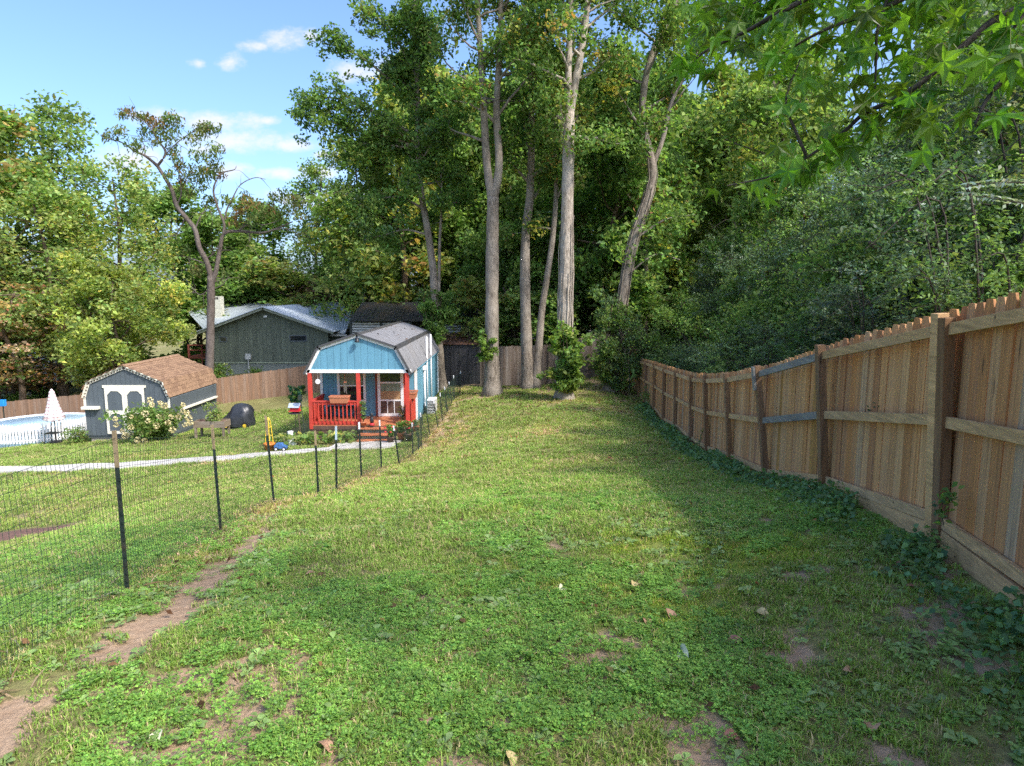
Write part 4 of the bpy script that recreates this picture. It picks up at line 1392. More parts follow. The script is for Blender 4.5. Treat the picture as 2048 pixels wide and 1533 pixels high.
wp = at(582, 866, 22.9); wz = float(ground_z(wp[0], wp[1]))
t = empty('garden_ornament', (wp[0], wp[1], wz), 'white boot-shaped garden ornament left of the porch', 'ornament')
MB().lathe((wp[0] - .02, wp[1], wz), [(.10, 0), (.115, .06), (.10, .2), (.085, .38), (.10, .48), (.085, .5)], 14).build('shaft', M['white'], t, True)
MB().lathe((wp[0] + .10, wp[1] - .04, wz), [(.09, 0), (.10, .05), (.07, .11), (.0, .13)], 12).build('toe', M['white'], t, True)

tr = at(539, 893, 21.6); tz_ = float(ground_z(tr[0], tr[1]))
t = empty('trellis_pot', (tr[0], tr[1], tz_), 'orange pot with a tall yellow trellis beside the path', 'pot')
MB().lathe((tr[0], tr[1], tz_), [(.12, 0), (.17, .2), (.19, .2), (.19, .26), (.16, .26), (.16, .2)], 16).build('pot', plain('orange_pot', (.60, .20, .04), .5), t, True)
for k in range(4):
    a = k * 1.5708 + .4
    MB().tube([(tr[0] + .13 * math.cos(a), tr[1] + .13 * math.sin(a), tz_ + .2), (tr[0] + .06 * math.cos(a), tr[1] + .06 * math.sin(a), tz_ + 1.0), (tr[0], tr[1], tz_ + 1.12)], .012, 6).build('trellis_rod', M['yellow'], t)
for z in (.5, .8):
    MB().tube([(tr[0] + .1 * math.cos(a), tr[1] + .1 * math.sin(a), tz_ + z) for a in np.linspace(0, 6.283, 13)], .009, 5, False).build('trellis_ring', M['yellow'], t)

ty = at(562, 897, 21.4); tz_ = float(ground_z(ty[0], ty[1])) + .05
t = empty('toy_truck', (ty[0], ty[1], tz_), 'small blue toy truck beside the path', 'toy')
MB().prism([(ty[0] - .2, ty[1] - .09, tz_ + .07), (ty[0] + .2, ty[1] - .09, tz_ + .07), (ty[0] + .2, ty[1] - .09, tz_ + .15), (ty[0] + .1, ty[1] - .09, tz_ + .17), (ty[0] + .04, ty[1] - .09, tz_ + .25), (ty[0] - .12, ty[1] - .09, tz_ + .25), (ty[0] - .2, ty[1] - .09, tz_ + .17)], (0, .18, 0)).build('body', M['bluep'], t, bevel=.01)
for x in (-.13, .13):
    for y in (-.1, .1):
        w_ = MB().tube([(ty[0] + x, ty[1] + y - .02, tz_ + .06), (ty[0] + x, ty[1] + y + .02, tz_ + .06)], .065, 12).build('wheel', M['rubber'], t)
        MB().tube([(ty[0] + x, ty[1] + y - .024, tz_ + .06), (ty[0] + x, ty[1] + y + .024, tz_ + .06)], .035, 10).build('hub', M['plastic_w'], w_)

# ------------------------------------------------------------------ vehicles seen through the trees on the left
vz = float(gz(at(45, 785, 47.)[0], 47.))


def car(loc, label):
    x, y, z = loc
    t = empty('parked_car', loc, label, 'car')
    paint = plain('black_car_paint', (.012, .013, .016), .25, .1, 1, 0, spec=.6)
    body = [(-2.3, .35), (2.25, .35), (2.3, .75), (2.2, 1.02), (1.15, 1.12), (.45, 1.68), (-1.75, 1.72), (-2.2, 1.15), (-2.32, .8)]
    MB().prism([(x + a, y - .9, z + b) for a, b in body], (0, 1.8, 0)).build('body', paint, t, bevel=.08)
    gl_ = [(.95, 1.13), (.38, 1.6), (-.5, 1.62), (-.5, 1.13)]
    MB().prism([(x + a, y - .915, z + b) for a, b in gl_], (0, .012, 0)).build('window', M['glass'], t)
    MB().prism([(x + a, y - .915, z + b) for a, b in [(-.6, 1.13), (-.6, 1.62), (-1.68, 1.63), (-1.98, 1.15)]], (0, .012, 0)).build('window', M['glass'], t)
    for a in (-1.45, 1.4):
        for s in (-.86, .86):
            w_ = MB().tube([(x + a, y + s - .1, z + .34), (x + a, y + s + .1, z + .34)], .34, 20).build('wheel', M['rubber'], t)
            MB().tube([(x + a, y + s - .11, z + .34), (x + a, y + s + .11, z + .34)], .2, 12).build('rim', M['chrome'], w_)
    for s in (-.6, .6):
        MB().box((x + 2.2, y + s - .18, z + .78), (x + 2.31, y + s + .18, z + .95)).build('headlight', M['plastic_w'], t)
    return t


cpos = at(38, 786, 46.)
car((cpos[0], 46., float(gz(cpos[0], 46.))), 'black car parked under the trees beyond the left fence')
cmp_ = at(105, 762, 50.); cz_ = float(gz(cmp_[0], 50.))
zl = at(105, 762, 50.)[2]
t = empty('camper_trailer', (cmp_[0], 50., cz_), 'white camper trailer parked behind the trees at the left', 'trailer')
MB().prism([(cmp_[0] - 1.9, 49., cz_ + .45), (cmp_[0] + 1.9, 49., cz_ + .45), (cmp_[0] + 1.95, 49., cz_ + 1.9), (cmp_[0] + 1.5, 49., cz_ + 2.6), (cmp_[0] - 1.7, 49., cz_ + 2.6), (cmp_[0] - 1.95, 49., cz_ + 2.0)], (0, 2., 0)).build('body', M['plastic_w'], t, bevel=.08)
for a, b in ((-1.5, -.6), (.4, 1.3)):
    MB().box((cmp_[0] + a, 48.985, cz_ + 1.35), (cmp_[0] + b, 48.998, cz_ + 1.95)).build('window', M['glass'], t)
MB().box((cmp_[0] - .35, 48.985, cz_ + .55), (cmp_[0] + .25, 48.998, cz_ + 2.2)).build('door', M['tin'], t)
for a in (-.5, .2):
    MB().tube([(cmp_[0] + a, 48.95, cz_ + .33), (cmp_[0] + a, 49.15, cz_ + .33)], .33, 16).build('wheel', M['rubber'], t)

# ------------------------------------------------------------------ vegetation machinery
DG = (.118, .212, .060); MG = (.182, .295, .080); LG = (.225, .325, .105); YG = (.345, .405, .140); YL = (.46, .42, .10)
OR = (.42, .28, .10); RD = (.48, .22, .13); BR = (.23, .15, .075); BG = (.13, .205, .105); PK = (.52, .35, .23); OL = (.19, .215, .08)


def unit(v):
    return v / (np.linalg.norm(v, axis=-1, keepdims=True) + 1e-9)


def leaf_quads(C, S, rng, cols, upb=.6, asp=.62, droop=.12, jit=.22, tang=None):
    """one folded kite per leaf; returns V, F, colours"""
    C = np.asarray(C, float); N = len(C)
    S = np.broadcast_to(np.asarray(S, float), (N,))[:, None]
    n = unit(rng.normal(size=(N, 3)) + np.array([0, 0, upb * 1.6]))
    t = rng.normal(size=(N, 3)) if tang is None else tang + rng.normal(size=(N, 3)) * .35
    t = unit(t - n * (t * n).sum(1, keepdims=True))
    s = np.cross(n, t)
    p0 = C - t * S * .5; p2 = C + t * S * .5 - np.array([0, 0, 1.]) * S * droop
    p1 = C + s * S * asp * .5 + n * S * .09 - t * S * .08; p3 = C - s * S * asp * .5 + n * S * .09 - t * S * .08
    V = np.stack([p0, p1, p2, p3], 1).reshape(-1, 3)
    F = np.arange(4 * N).reshape(N, 4)
    c = np.asarray(cols, float) * np.exp(rng.normal(size=(N, 1)) * jit)
    c[:, 0] *= np.exp(rng.normal(size=N) * .10)
    return V, F, np.repeat(np.clip(c, 0, .8), 4, 0)


def pick(rng, pal, n):
    w = np.array([p[1] for p in pal], float); w /= w.sum()
    A = np.array([p[0] for p in pal])
    return A[rng.choice(len(pal), n, p=w)]


def clump_leaves(rng, C, Rr, n, size, pal, flat=.75, upb=.6, mixin=.35, asp=.62, droop=.12):
    """leaves spread over clumps (centres C, radii R); each clump has its own tint from pal"""
    C = np.asarray(C, float); K = len(C); Rr = np.broadcast_to(np.asarray(Rr, float), (K,))
    w = Rr ** 2; w = w / w.sum()
    k = rng.choice(K, n, p=w)
    d = unit(rng.normal(size=(n, 3))) * (rng.random((n, 1)) ** .55)
    P = C[k] + d * Rr[k][:, None] * np.array([1, 1, flat])
    cc = pick(rng, pal, K)[k]
    own = pick(rng, pal, n)
    m_ = (rng.random((n, 1)) < mixin)
    cols = np.where(m_, own, cc) * (np.exp(rng.normal(size=K) * .14)[k][:, None])
    return leaf_quads(P, size * np.exp(rng.normal(size=n) * .22), rng, cols, upb, asp, droop)


def smooth_path(pts, n=6):
    P = np.array(pts, float)
    if len(P) < 3:
        return P
    Q = np.vstack([2 * P[0] - P[1], P, 2 * P[-1] - P[-2]])
    out = []
    for i in range(len(P) - 1):
        a, b, c, d = Q[i:i + 4]
        for t in np.arange(n) / n:
            out.append(.5 * (2 * b + (c - a) * t + (2 * a - 5 * b + 4 * c - d) * t * t + (3 * b - a - 3 * c + d) * t ** 3))
    out.append(P[-1])
    return np.array(out)


def limb(rng, p, d, L, n=7, wander=.22, up=.05):
    d = np.array(d, float); pts = [np.array(p, float)]
    for i in range(n):
        d = unit(d + rng.normal(size=3) * wander + np.array([0, 0, up]))
        pts.append(pts[-1] + d * L / n)
    return np.array(pts)


def trunk_tube(mb, pts, r0, r1, sides=12, flare=.5, rng=None, rough=.06):
    pts = np.array(pts, float); n = len(pts)
    s = np.concatenate([[0], np.cumsum(np.linalg.norm(np.diff(pts, axis=0), axis=1))]); L = s[-1]
    r = r0 + (r1 - r0) * s / L
    r = r * (1 + flare * np.exp(-s / .45))
    if rng is not None:
        r = r * (1 + rng.normal(size=n) * rough * .5)
    mb.tube(pts, r, sides)
    return r


def join_leaves(parts):
    V = []; F = []; Cc = []; o = 0
    for v, f, c in parts:
        V.append(v); F.append(f + o); Cc.append(c); o += len(v)
    return np.vstack(V), np.vstack(F), np.vstack(Cc)


def skeleton(rng, trunk, r_tr, t0, nl, lenf, elev, sub=4, clump=.6, up=.05, mb=None, tmax=1.0):
    """limbs with side branches off a trunk; returns clump centres and radii"""
    C = []; Rr = []
    s = np.concatenate([[0], np.cumsum(np.linalg.norm(np.diff(trunk, axis=0), axis=1))]); s /= s[-1]
    az = rng.random() * 6.28
    for i in range(nl):
        t = t0 + (tmax - t0) * ((i + rng.random()) / nl)
        p = np.array([np.interp(t, s, trunk[:, k]) for k in range(3)])
        r = float(np.interp(t, s, r_tr)) * .5
        az += 2.4 + rng.normal() * .3
        el = elev(t) if callable(elev) else elev
        el += rng.normal() * .18
        L = lenf(t) * rng.uniform(.75, 1.2)
        q = limb(rng, p, (math.cos(az) * math.cos(el), math.sin(az) * math.cos(el), math.sin(el)), L, 7, .2, up)
        if mb is not None:
            mb.tube(q, np.linspace(max(r, .03), .012, len(q)), 6, False)
        for j in range(sub):
            u = rng.uniform(.3, 1.0); k = int(u * 6.99)
            b = q[k] + (q[min(k + 1, 7)] - q[k]) * (u * 7 - k if k < 7 else 0)
            dd = unit(q[min(k + 1, 7)] - q[max(k - 1, 0)]) + rng.normal(size=3) * .7
            bq = limb(rng, b, unit(dd), L * rng.uniform(.2, .42), 4, .25, up)
            if mb is not None:
                mb.tube(bq, np.linspace(.02, .006, len(bq)), 4, False)
            for e in (2, 4):
                C.append(bq[e]); Rr.append(clump * rng.uniform(.6, 1.25))
        C.append(q[-1]); Rr.append(clump)
    return C, Rr


def tree_thing(name, label, base, trunk_mb, barkm, leafparts, leafm=None, group=None, cat='tree', crown='crown'):
    root = empty(name, base, label, cat, group)
    if trunk_mb is not None:
        trunk_mb.build('trunk', barkm, root, True)
    if leafparts:
        V, F, Cc = join_leaves(leafparts)
        me = raw_mesh(crown, V - WL[root], F, leafm or M['leaf'], colors=Cc)
        link(crown, me, root, WL[root])
    return root


def px_path(lst, Y):
    return smooth_path([at(a[0], a[1], Y + (a[2] if len(a) > 2 else 0)) for a in lst])


rng = np.random.default_rng(11)

# ------------------------------------------------------------------ tall trees on the lawn
TALL = [(DG, 3), (MG, 5), (LG, 2), (OL, 1.2), (OR, .25), (YL, .25)]


def tall_tree(label, Y, stems, r, bark, nleaf, t0, limbs, seed, pal=TALL, extra=(), leaf=.17, lenm=3.2, flare=.8, vines=0, clump=.75):
    rg = np.random.default_rng(seed)
    mb = MB(); C = []; Rr = []
    base = None
    for i, (lst, r0, r1) in enumerate(stems):
        P = px_path(lst, Y)
        if base is None:
            base = P[0].copy()
            P[0][2] -= .2
        rt = trunk_tube(mb, P, r0, r1, 14, flare if lst[0][1] > 700 else 0, rg)
        c, q = skeleton(rg, P, rt, t0[i], limbs[i], lambda t: lenm * (1.05 - .35 * t), lambda t: .15 + .5 * t, 4, clump, .04, mb)
        C += c; Rr += q
    for lst in extra:                      # limbs laid out by hand, leafy along their outer part
        Q = px_path(lst[0], Y)
        mb.tube(Q, np.linspace(lst[1], .02, len(Q)), 7, False)
        for k in range(lst[2]):
            u = rg.uniform(.25, 1.0)
            j = int(u * (len(Q) - 1))
            C.append(Q[j] + rg.normal(size=3) * lst[3] * np.array([.8, .8, .9])); Rr.append(clump * rg.uniform(.5, 1.0))
    # vines hanging on the trunk
    if vines:
        P = px_path(stems[0][0], Y); rt = np.linspace(stems[0][1], stems[0][2], len(P))
        for k in range(vines):
            a0 = rg.uniform(math.pi * .9, math.pi * 2.1); tw = rg.uniform(-1.2, 1.2)
            e = int(len(P) * rg.uniform(.35, .7))
            Q = [P[i] + np.array([math.cos(a0 + tw * i / e), math.sin(a0 + tw * i / e), 0]) * (rt[i] * 1.04 + .02 + .02 * math.sin(i * 1.7 + k)) for i in range(e)]
            mb.tube(Q, rg.uniform(.012, .028), 5, False)
    lp = clump_leaves(rg, C, Rr, nleaf, leaf, pal)
    return tree_thing('tulip_poplar', label, base, mb, M[bark], [lp])


tall_tree('tall thick-trunked tree with forked grey trunk, just right of the dark metal store', 30.0,
          [([(985, 790), (984, 690), (984, 600), (985, 480), (986, 395)], .34, .26),
           ([(984, 400), (974, 330), (968, 230), (962, 120), (955, 0), (950, -160)], .19, .07),
           ([(987, 400), (998, 330), (993, 220), (999, 110), (1002, -20), (1004, -180)], .19, .07)],
          None, 'bark_grey', 16500, [.99, .22, .22], [0, 14, 14], 21, lenm=3.0)
tall_tree('tall twin-stemmed tree in the middle of the row in front of the back fence', 32.0,
          [([(1056, 780), (1053, 690), (1050, 560), (1052, 460), (1060, 390), (1063, 250), (1060, 100), (1055, -120)], .30, .07),
           ([(1070, 778), (1078, 690), (1084, 620), (1094, 555), (1106, 470), (1112, 380), (1108, 250), (1110, 120)], .20, .05)],
          None, 'bark_grey', 15500, [.42, .5], [15, 9], 22, pal=TALL + [(YG, .6)], lenm=3.0)
tall_tree('tall straight tree with pale vine-laced trunk rising out of a leafy bush', 28.0,
          [([(1128, 800), (1129, 700), (1130, 640), (1133, 500), (1135, 400), (1137, 300), (1138, 225)], .32, .22),
           ([(1138, 235), (1150, 170), (1163, 100), (1176, 0), (1188, -150)], .17, .08),
           ([(1137, 235), (1137, 140), (1141, 20), (1140, -150)], .15, .07)],
          None, 'bark_pale', 13500, [.82, .1, .1], [4, 12, 11], 23, vines=16, lenm=2.9)
tall_tree('crooked leaning tree with ivy-clad lower trunk near the end of the right fence', 30.0,
          [([(1222, 782), (1238, 665), (1252, 560), (1268, 480), (1296, 395), (1305, 340), (1290, 270), (1284, 215), (1300, 120), (1342, 30), (1395, -90)], .27, .09),
           ([(1300, 345), (1325, 280), (1345, 200), (1385, 120), (1420, 20)], .11, .05)],
          None, 'bark_grey', 15500, [.5, .2], [14, 9], 24, vines=6, lenm=2.9, extra=[([(1268, 480), (1330, 440), (1390, 430)], .06, 14, .5), ([(1255, 550), (1310, 510), (1360, 520)], .05, 12, .5)])
T5P = [(DG, 4), (MG, 5), (BG, 2), (LG, .9), (OL, .5)]
tall_tree('dark leafy tree with long left-reaching limbs behind the cabin', 34.0,
          [([(884, 780), (878, 700), (871, 630), (866, 540), (855, 460), (843, 390), (838, 330), (836, 250), (833, 130), (828, 0), (825, -120)], .24, .06),
           ([(876, 660), (878, 560), (880, 470), (884, 400), (880, 330)], .10, .04)],
          None, 'bark_grey', 44000, [.46, .62], [24, 6], 25, pal=T5P, lenm=2.3,
          extra=[([(842, 300), (780, 275), (720, 262), (650, 240), (598, 222)], .10, 60, .50),
                 ([(840, 280), (770, 235), (700, 205), (640, 195), (590, 212)], .09, 50, .45),
                 ([(838, 220), (790, 170), (730, 120), (680, 95), (648, 88)], .08, 40, .40),
                 ([(834, 160), (800, 90), (760, 40), (715, 5)], .07, 40, .50),
                 ([(845, 300), (770, 290), (700, 290), (668, 310)], .07, 34, .35),
                 ([(850, 420), (800, 395), (750, 400), (712, 412)], .07, 40, .42),
                 ([(855, 470), (810, 460), (770, 470), (730, 480)], .06, 18, .45),
                 ([(838, 330), (870, 250), (900, 200)], .07, 22, .55), ([(833, 130), (870, 60), (905, 10)], .07, 22, .55),
                 ([(843, 400), (838, 330), (836, 250), (833, 130), (828, 0)], .05, 70, .55), ([(872, 640), (860, 610), (845, 600)], .04, 16, .35), ([(872, 650), (886, 630), (905, 640)], .04, 14, .3)], clump=.62)


def small_bush(name, label, base, H, W, n, leaf, pal, seed, cat='shrub', stems=7, leafm=None, flat=.9, upb=.5, low=.12, bark='bark_brown'):
    rg = np.random.default_rng(seed)
    base = np.array(base, float); mb = MB(); C = []; Rr = []
    for k in range(stems):
        a = k * 6.283 / stems + rg.normal() * .3; sp = rg.uniform(.25, .9)
        top = base + np.array([math.cos(a) * W * .5 * sp, math.sin(a) * W * .5 * sp, H * rg.uniform(.72, .98) * (1.05 - .25 * sp)])
        mid = (base * .5 + top * .5) + rg.normal(size=3) * .06 * W
        P = smooth_path([base, mid, top], 5)
        mb.tube(P, np.linspace(.012 + .006 * H, .005, len(P)), 5, False)
        for j in range(9):
            u = rg.uniform(low, 1)
            q = P[int(u * (len(P) - 1))] + rg.normal(size=3) * np.array([.13 * W, .13 * W, .05 * H])
            C.append(q); Rr.append(rg.uniform(.09, .17) * max(W, .4 * H))
    C = np.array(C); C[:, 2] = np.maximum(C[:, 2], base[2] + .05)
    lp = clump_leaves(rg, C, Rr, n, leaf, pal, flat, upb)
    lp[0][:, 2] = np.maximum(lp[0][:, 2], base[2] + .0)
    return tree_thing(name, label, base, mb, M[bark], [lp], leafm, None, cat, 'foliage')


FRESH = [(LG, 4), (MG, 3), ((.14, .215, .04), 3), (YG, .8)]
b = at(1128, 792, 27.5)
small_bush('sprout_bush', 'bright green leafy bush wrapped round the foot of the pale vine-laced trunk', b + (0, 0, .1), 3.3, 1.9, 5200, .17, FRESH, 31, stems=12)
b = at(974, 725, 29.75)
small_bush('trunk_sprout', 'bright green tuft of leaves sprouting from the left side of the forked grey trunk', b, 1.65, 1.0, 1500, .17, FRESH, 32, stems=6)
b = at(1225, 778, 29.6)
IVY = [(BG, 3), (MG, 3), (LG, 2.5), ((.16, .21, .09), 2)]
small_bush('ivy_mass', 'grey-green climbing vine smothering the foot of the leaning tree', b, 5.2, 2.2, 7000, .12, IVY, 33, cat='vine', stems=12, low=.05)
b = at(1262, 772, 29.0)
small_bush('ivy_mass', 'pale leafy climber spilling from the leaning trunk onto the end of the right fence', b + (.4, .5, .2), 3.2, 2.6, 4200, .11, IVY, 34, cat='vine', stems=9)
b = at(868, 690, 33.5)
small_bush('ivy_mass', 'dark green vine bunched on the trunk directly behind the cabin roof', b, 3.0, 1.7, 3600, .13, [(DG, 3), (MG, 4), (LG, 1)], 35, cat='vine', stems=8)

# ------------------------------------------------------------------ half-bare tree between shed and green house
rg = np.random.default_rng(41)
Y = 34.0; mb = MB()
base = at(419, 800, Y); base[2] = float(ground_z(base[0], base[1]))
main = np.vstack([base - (0, 0, .2), px_path([(419, 745), (421, 660), (422, 610), (422, 553)], Y)])
trunk_tube(mb, main, .22, .18, 12, .25, rg)
LIMBS = [([(424, 560), (413, 523), (399, 496), (390, 460), (372, 436), (353, 411), (344, 381), (325, 348), (314, 331)], .145, .08),
         ([(314, 331), (290, 312), (270, 303), (243, 285), (213, 277)], .075, .015), ([(314, 334), (331, 307), (317, 282), (295, 249), (257, 225)], .07, .012),
         ([(331, 310), (350, 290), (383, 266), (427, 255)], .035, .01), ([(290, 312), (288, 290), (275, 270)], .03, .008),
         ([(422, 570), (432, 542), (440, 499), (448, 468), (476, 463, .3), (522, 466, .4), (547, 460, .3), (585, 444, 0)], .135, .03),
         ([(447, 470), (448, 447), (435, 414), (427, 378), (443, 348), (468, 340), (473, 332)], .08, .012), ([(450, 440), (454, 419), (465, 397), (481, 370), (509, 356), (531, 359)], .05, .012),
         ([(353, 411), (362, 390), (360, 360), (352, 330)], .045, .012), ([(390, 460), (400, 435), (412, 421), (425, 424)], .04, .012), ([(410, 520), (430, 505), (436, 490)], .04, .01),
         ([(372, 436), (358, 460), (350, 478)], .03, .008), ([(415, 530), (390, 520), (372, 518)], .035, .01), ([(498, 465, .3), (500, 480), (490, 497)], .02, .006), ([(547, 460), (575, 458), (600, 470)], .03, .008),
         ([(476, 463, .3), (500, 448), (530, 450), (560, 440)], .04, .01), ([(422, 575), (400, 590), (380, 570)], .03, .008), ([(422, 580), (445, 570), (460, 550)], .03, .008)]
for lst, a, c in LIMBS:
    Q = px_path(lst, Y); mb.tube(Q, np.linspace(a, c, len(Q)), 8, False)
    for k in range(7):
        q = Q[int(rg.uniform(.3, 1) * (len(Q) - 1))]
        mb.tube(limb(rg, q, unit(rg.normal(size=3) + (0, 0, .3)), rg.uniform(.5, 1.1), 4, .3), np.linspace(.014, .004, 5), 4, False)
CL = [(257, 222), (243, 228), (213, 275), (225, 268), (240, 262), (300, 240), (320, 250), (340, 232), (330, 240), (310, 285), (270, 290), (345, 300), (400, 262), (425, 258), (410, 256), (385, 280), (395, 310),
      (415, 315), (430, 330), (440, 350), (360, 330), (380, 345), (400, 365), (480, 420), (520, 410), (550, 400), (470, 440), (500, 440), (560, 430), (310, 262), (325, 272), (345, 270), (405, 340), (420, 345),
      (340, 350), (365, 360), (385, 385), (530, 425), (500, 405), (455, 400), (395, 540), (370, 500), (450, 545), (360, 380), (545, 390), (290, 262), (350, 315), (420, 400), (575, 420), (590, 405), (600, 430), (565, 390), (540, 415), (515, 430), (490, 395), (430, 300), (280, 235), (350, 245)]
C = [at(a, b_, Y + rg.normal() * .6) for a, b_ in CL]
lp = clump_leaves(rg, C, [rg.uniform(.28, .55) for _ in C], 5600, .16, [(OL, 5), (BR, .8), ((.14, .20, .07), 6), ((.26, .16, .08), .5)], .9, -.1, asp=.5, droop=.5)
tree_thing('half_bare_tree', 'gnarled half-bare tree with sparse brownish leaves standing behind the barn shed', base, mb, M['bark_dead'], [lp])


# ------------------------------------------------------------------ library trees for the woods
def lib_tree(seed, H=12.0, Wc=3.0, n=13000, leaf=.26, pal=None, t0=.25, nl=26, elev=.35, clump=.9, bark='bark_brown', flat=.8, r=.2, stems=1):
    rg = np.random.default_rng(seed)
    mb = MB(); C = []; Rr = []
    for s in range(stems):
        a = s * 2.2 + rg.random()
        sp = 0 if stems == 1 else .28
        P = smooth_path([(sp * .3 * math.cos(a), sp * .3 * math.sin(a), -.4), (sp * H * .2 * math.cos(a) + rg.normal() * .15, sp * H * .2 * math.sin(a) + rg.normal() * .15, H * .35),
                         (sp * H * .35 * math.cos(a) + rg.normal() * .3, sp * H * .35 * math.sin(a) + rg.normal() * .3, H * .7), (sp * H * .42 * math.cos(a) + rg.normal() * .3, sp * H * .42 * math.sin(a) + rg.normal() * .3, H * .97)], 6)
        rt = trunk_tube(mb, P, r / math.sqrt(stems), .03, 8, .3, rg)
        c, q = skeleton(rg, P, rt, t0, nl // stems, lambda t: Wc * (1.0 - .55 * max(0, (t - .45) / .55) ** 1.3) * (.7 + .3 * min(1, (t - t0) / .25 + .3)), lambda t: elev * (.3 + 1.3 * t), 4, clump, .05, mb)
        C += c; Rr += q
    V, F, Cc = clump_leaves(rg, C, Rr, n, leaf, pal, flat)
    return mb.mesh('trunk', M[bark], True), raw_mesh('crown', V, F, M['leaf'], colors=Cc), H


WOOD = [(DG, 3), (MG, 5), (LG, 3), (YG, .8), (OL, .8)]
LIB = {
    'green': lib_tree(101, pal=[(MG, 5), (LG, 4), (DG, 2), (YG, .6)], bark='bark_grey'),
    'dark': lib_tree(102, pal=[(DG, 5), (MG, 4), (BG, 2), (LG, .8)], Wc=3.4, n=11500),
    'yellow': lib_tree(103, pal=[(LG, 4), (YG, 5), (YL, 1.2), (MG, 2)], Wc=3.6, elev=.25, n=10500, leaf=.185),
    'light': lib_tree(104, pal=[(LG, 6), ((.13, .19, .05), 4), (MG, 2), (YG, 1.5)], Wc=2.8, t0=.18, n=10000, bark='bark_grey', leaf=.185),
    'orange': lib_tree(105, pal=[(YG, 3), (OR, .45), (LG, 4), (MG, 3), (YL, .8)], Wc=3.2),
    'gold': lib_tree(106, pal=[(YG, 4), (YL, 2.5), (LG, 3), (OR, .4), (MG, 2)], Wc=3.4, t0=.2),
    'redbud': lib_tree(107, H=6.0, Wc=2.5, n=21000, leaf=.15, pal=[(YG, 6), ((.42, .49, .12), 5), (LG, 2), (YL, .6)], t0=.22, nl=30, clump=.55, r=.16, stems=4, elev=.25),
    'dogwood': lib_tree(108, H=6.0, Wc=2.7, n=9500, leaf=.15, pal=[(OL, 2), (PK, 3), (OR, 2.4), (LG, 3), (RD, 1.4), (YG, 2)], t0=.25, nl=22, clump=.6, flat=.35, elev=.08, r=.14),
    'thin': lib_tree(109, H=12, Wc=2.2, n=7000, leaf=.22, pal=[(MG, 4), (LG, 3), (DG, 2), (BR, .8)], t0=.4, nl=20, bark='bark_grey', r=.17),
    'bush': lib_tree(110, H=4.0, Wc=1.7, n=8500, leaf=.15, pal=WOOD, t0=.06, nl=26, clump=.5, r=.09, stems=5, elev=.3),
    'bush_fine': lib_tree(113, H=4.0, Wc=1.7, n=17000, leaf=.085, pal=[(MG, 4), (LG, 4), (DG, 2), ((.26, .35, .12), 2)], t0=.06, nl=30, clump=.45, r=.08, stems=6, elev=.35),
    'bush_yellow': lib_tree(111, H=4.0, Wc=1.9, n=8000, leaf=.15, pal=[(YG, 4), (LG, 4), ((.24, .21, .07), 2), (MG, 1)], t0=.06, nl=26, clump=.5, r=.09, stems=5, elev=.2, flat=.55),
    'bush_brown': lib_tree(112, H=4.0, Wc=1.7, n=5500, leaf=.13, pal=[((.20, .12, .085), 4), (OL, 3), (BR, 2), ((.25, .17, .11), 2)], t0=.06, nl=24, clump=.5, r=.08, stems=5),
}


def place(kind, label, loc, H=None, rot=0., wide=1.0, group=None, name='woodland_tree', cat='tree'):
    tr, cr, h = LIB[kind]
    s = 1.0 if H is None else H / h
    root = empty(name, loc, label, cat, group)
    for nm, me in (('trunk', tr), ('crown', cr)):
        link(nm, me, root, WL[root], (0, 0, rot), (s * wide, s * wide, s))
    return root


def place_px(kind, label, px, top, Y, wide=1.0, group=None, name='woodland_tree', cat='tree', rot=None):
    p = at(px, top, Y); z = float(gz(p[0], Y))
    return place(kind, label, (p[0], Y, z), p[2] - z, rnd.uniform(0, 6.28) if rot is None else rot, wide, group, name, cat)


# left side, each told apart by colour and neighbour
place_px('light', 'tall green tree rising highest above the left fence', 75, 218, 50, 1.15, name='maple_tree')
place_px('yellow', 'broad yellow-green tree left of the half-bare tree', 205, 340, 46, 1.2, name='maple_tree')
place_px('orange', 'green tree tinged with orange at the left edge of the picture', -25, 262, 44, 1.15, name='maple_tree')
place_px('yellow', 'yellow-green tree between the broad left maple and the orange-tinged tree', 95, 395, 42, 1.35, name='maple_tree')
place_px('green', 'mid green tree directly behind the half-bare tree', 345, 395, 56, 1.2)
place_px('light', 'pale green round-topped tree behind the green house', 628, 345, 58, 1.0)
place_px('green', 'mid green tree right of the half-bare limbs', 505, 420, 60, 1.25)
place_px('dark', 'dark green tree low between the pale round tree and the cabin', 730, 430, 60, 1.2)
place_px('green', 'green tree filling the gap left of the dark leafy tree', 690, 470, 54, 1.3)
place_px('green', 'green tree behind the half-bare tree trunk', 430, 450, 52, 1.3)
place_px('redbud', 'low spreading bright yellow-green tree above the barn shed', 212, 548, 39, 1.12, name='redbud_tree', rot=1.0)
place_px('dogwood', 'layered pink and orange tinted small tree at the left edge', 18, 575, 39, 1.25, name='dogwood_tree', rot=.4)
place_px('bush_yellow', 'yellow-green low spreading tree behind the house roof', 585, 535, 53, 1.7, name='understory_tree')
place_px('bush_brown', 'reddish brown shrub behind the right end of the house roof', 640, 575, 52.5, 1.3, name='shrub', cat='shrub')
place_px('bush', 'dark green shrub behind the house ridge left of the brown shrub', 500, 560, 53, 1.6, name='shrub', cat='shrub')
place_px('bush', 'green shrub behind the chimney', 410, 555, 52, 1.6, name='shrub', cat='shrub')
place_px('bush_brown', 'brownish thicket left of the yellow-green spreading tree', 75, 545, 45, 1.5, name='shrub', cat='shrub')
place_px('bush', 'dark shrub under the pink tinted tree', -15, 690, 41, 1.3, name='shrub', cat='shrub')
place_px('bush', 'dark shrub behind the parked vehicles', 180, 640, 54, 2.0, name='shrub', cat='shrub')
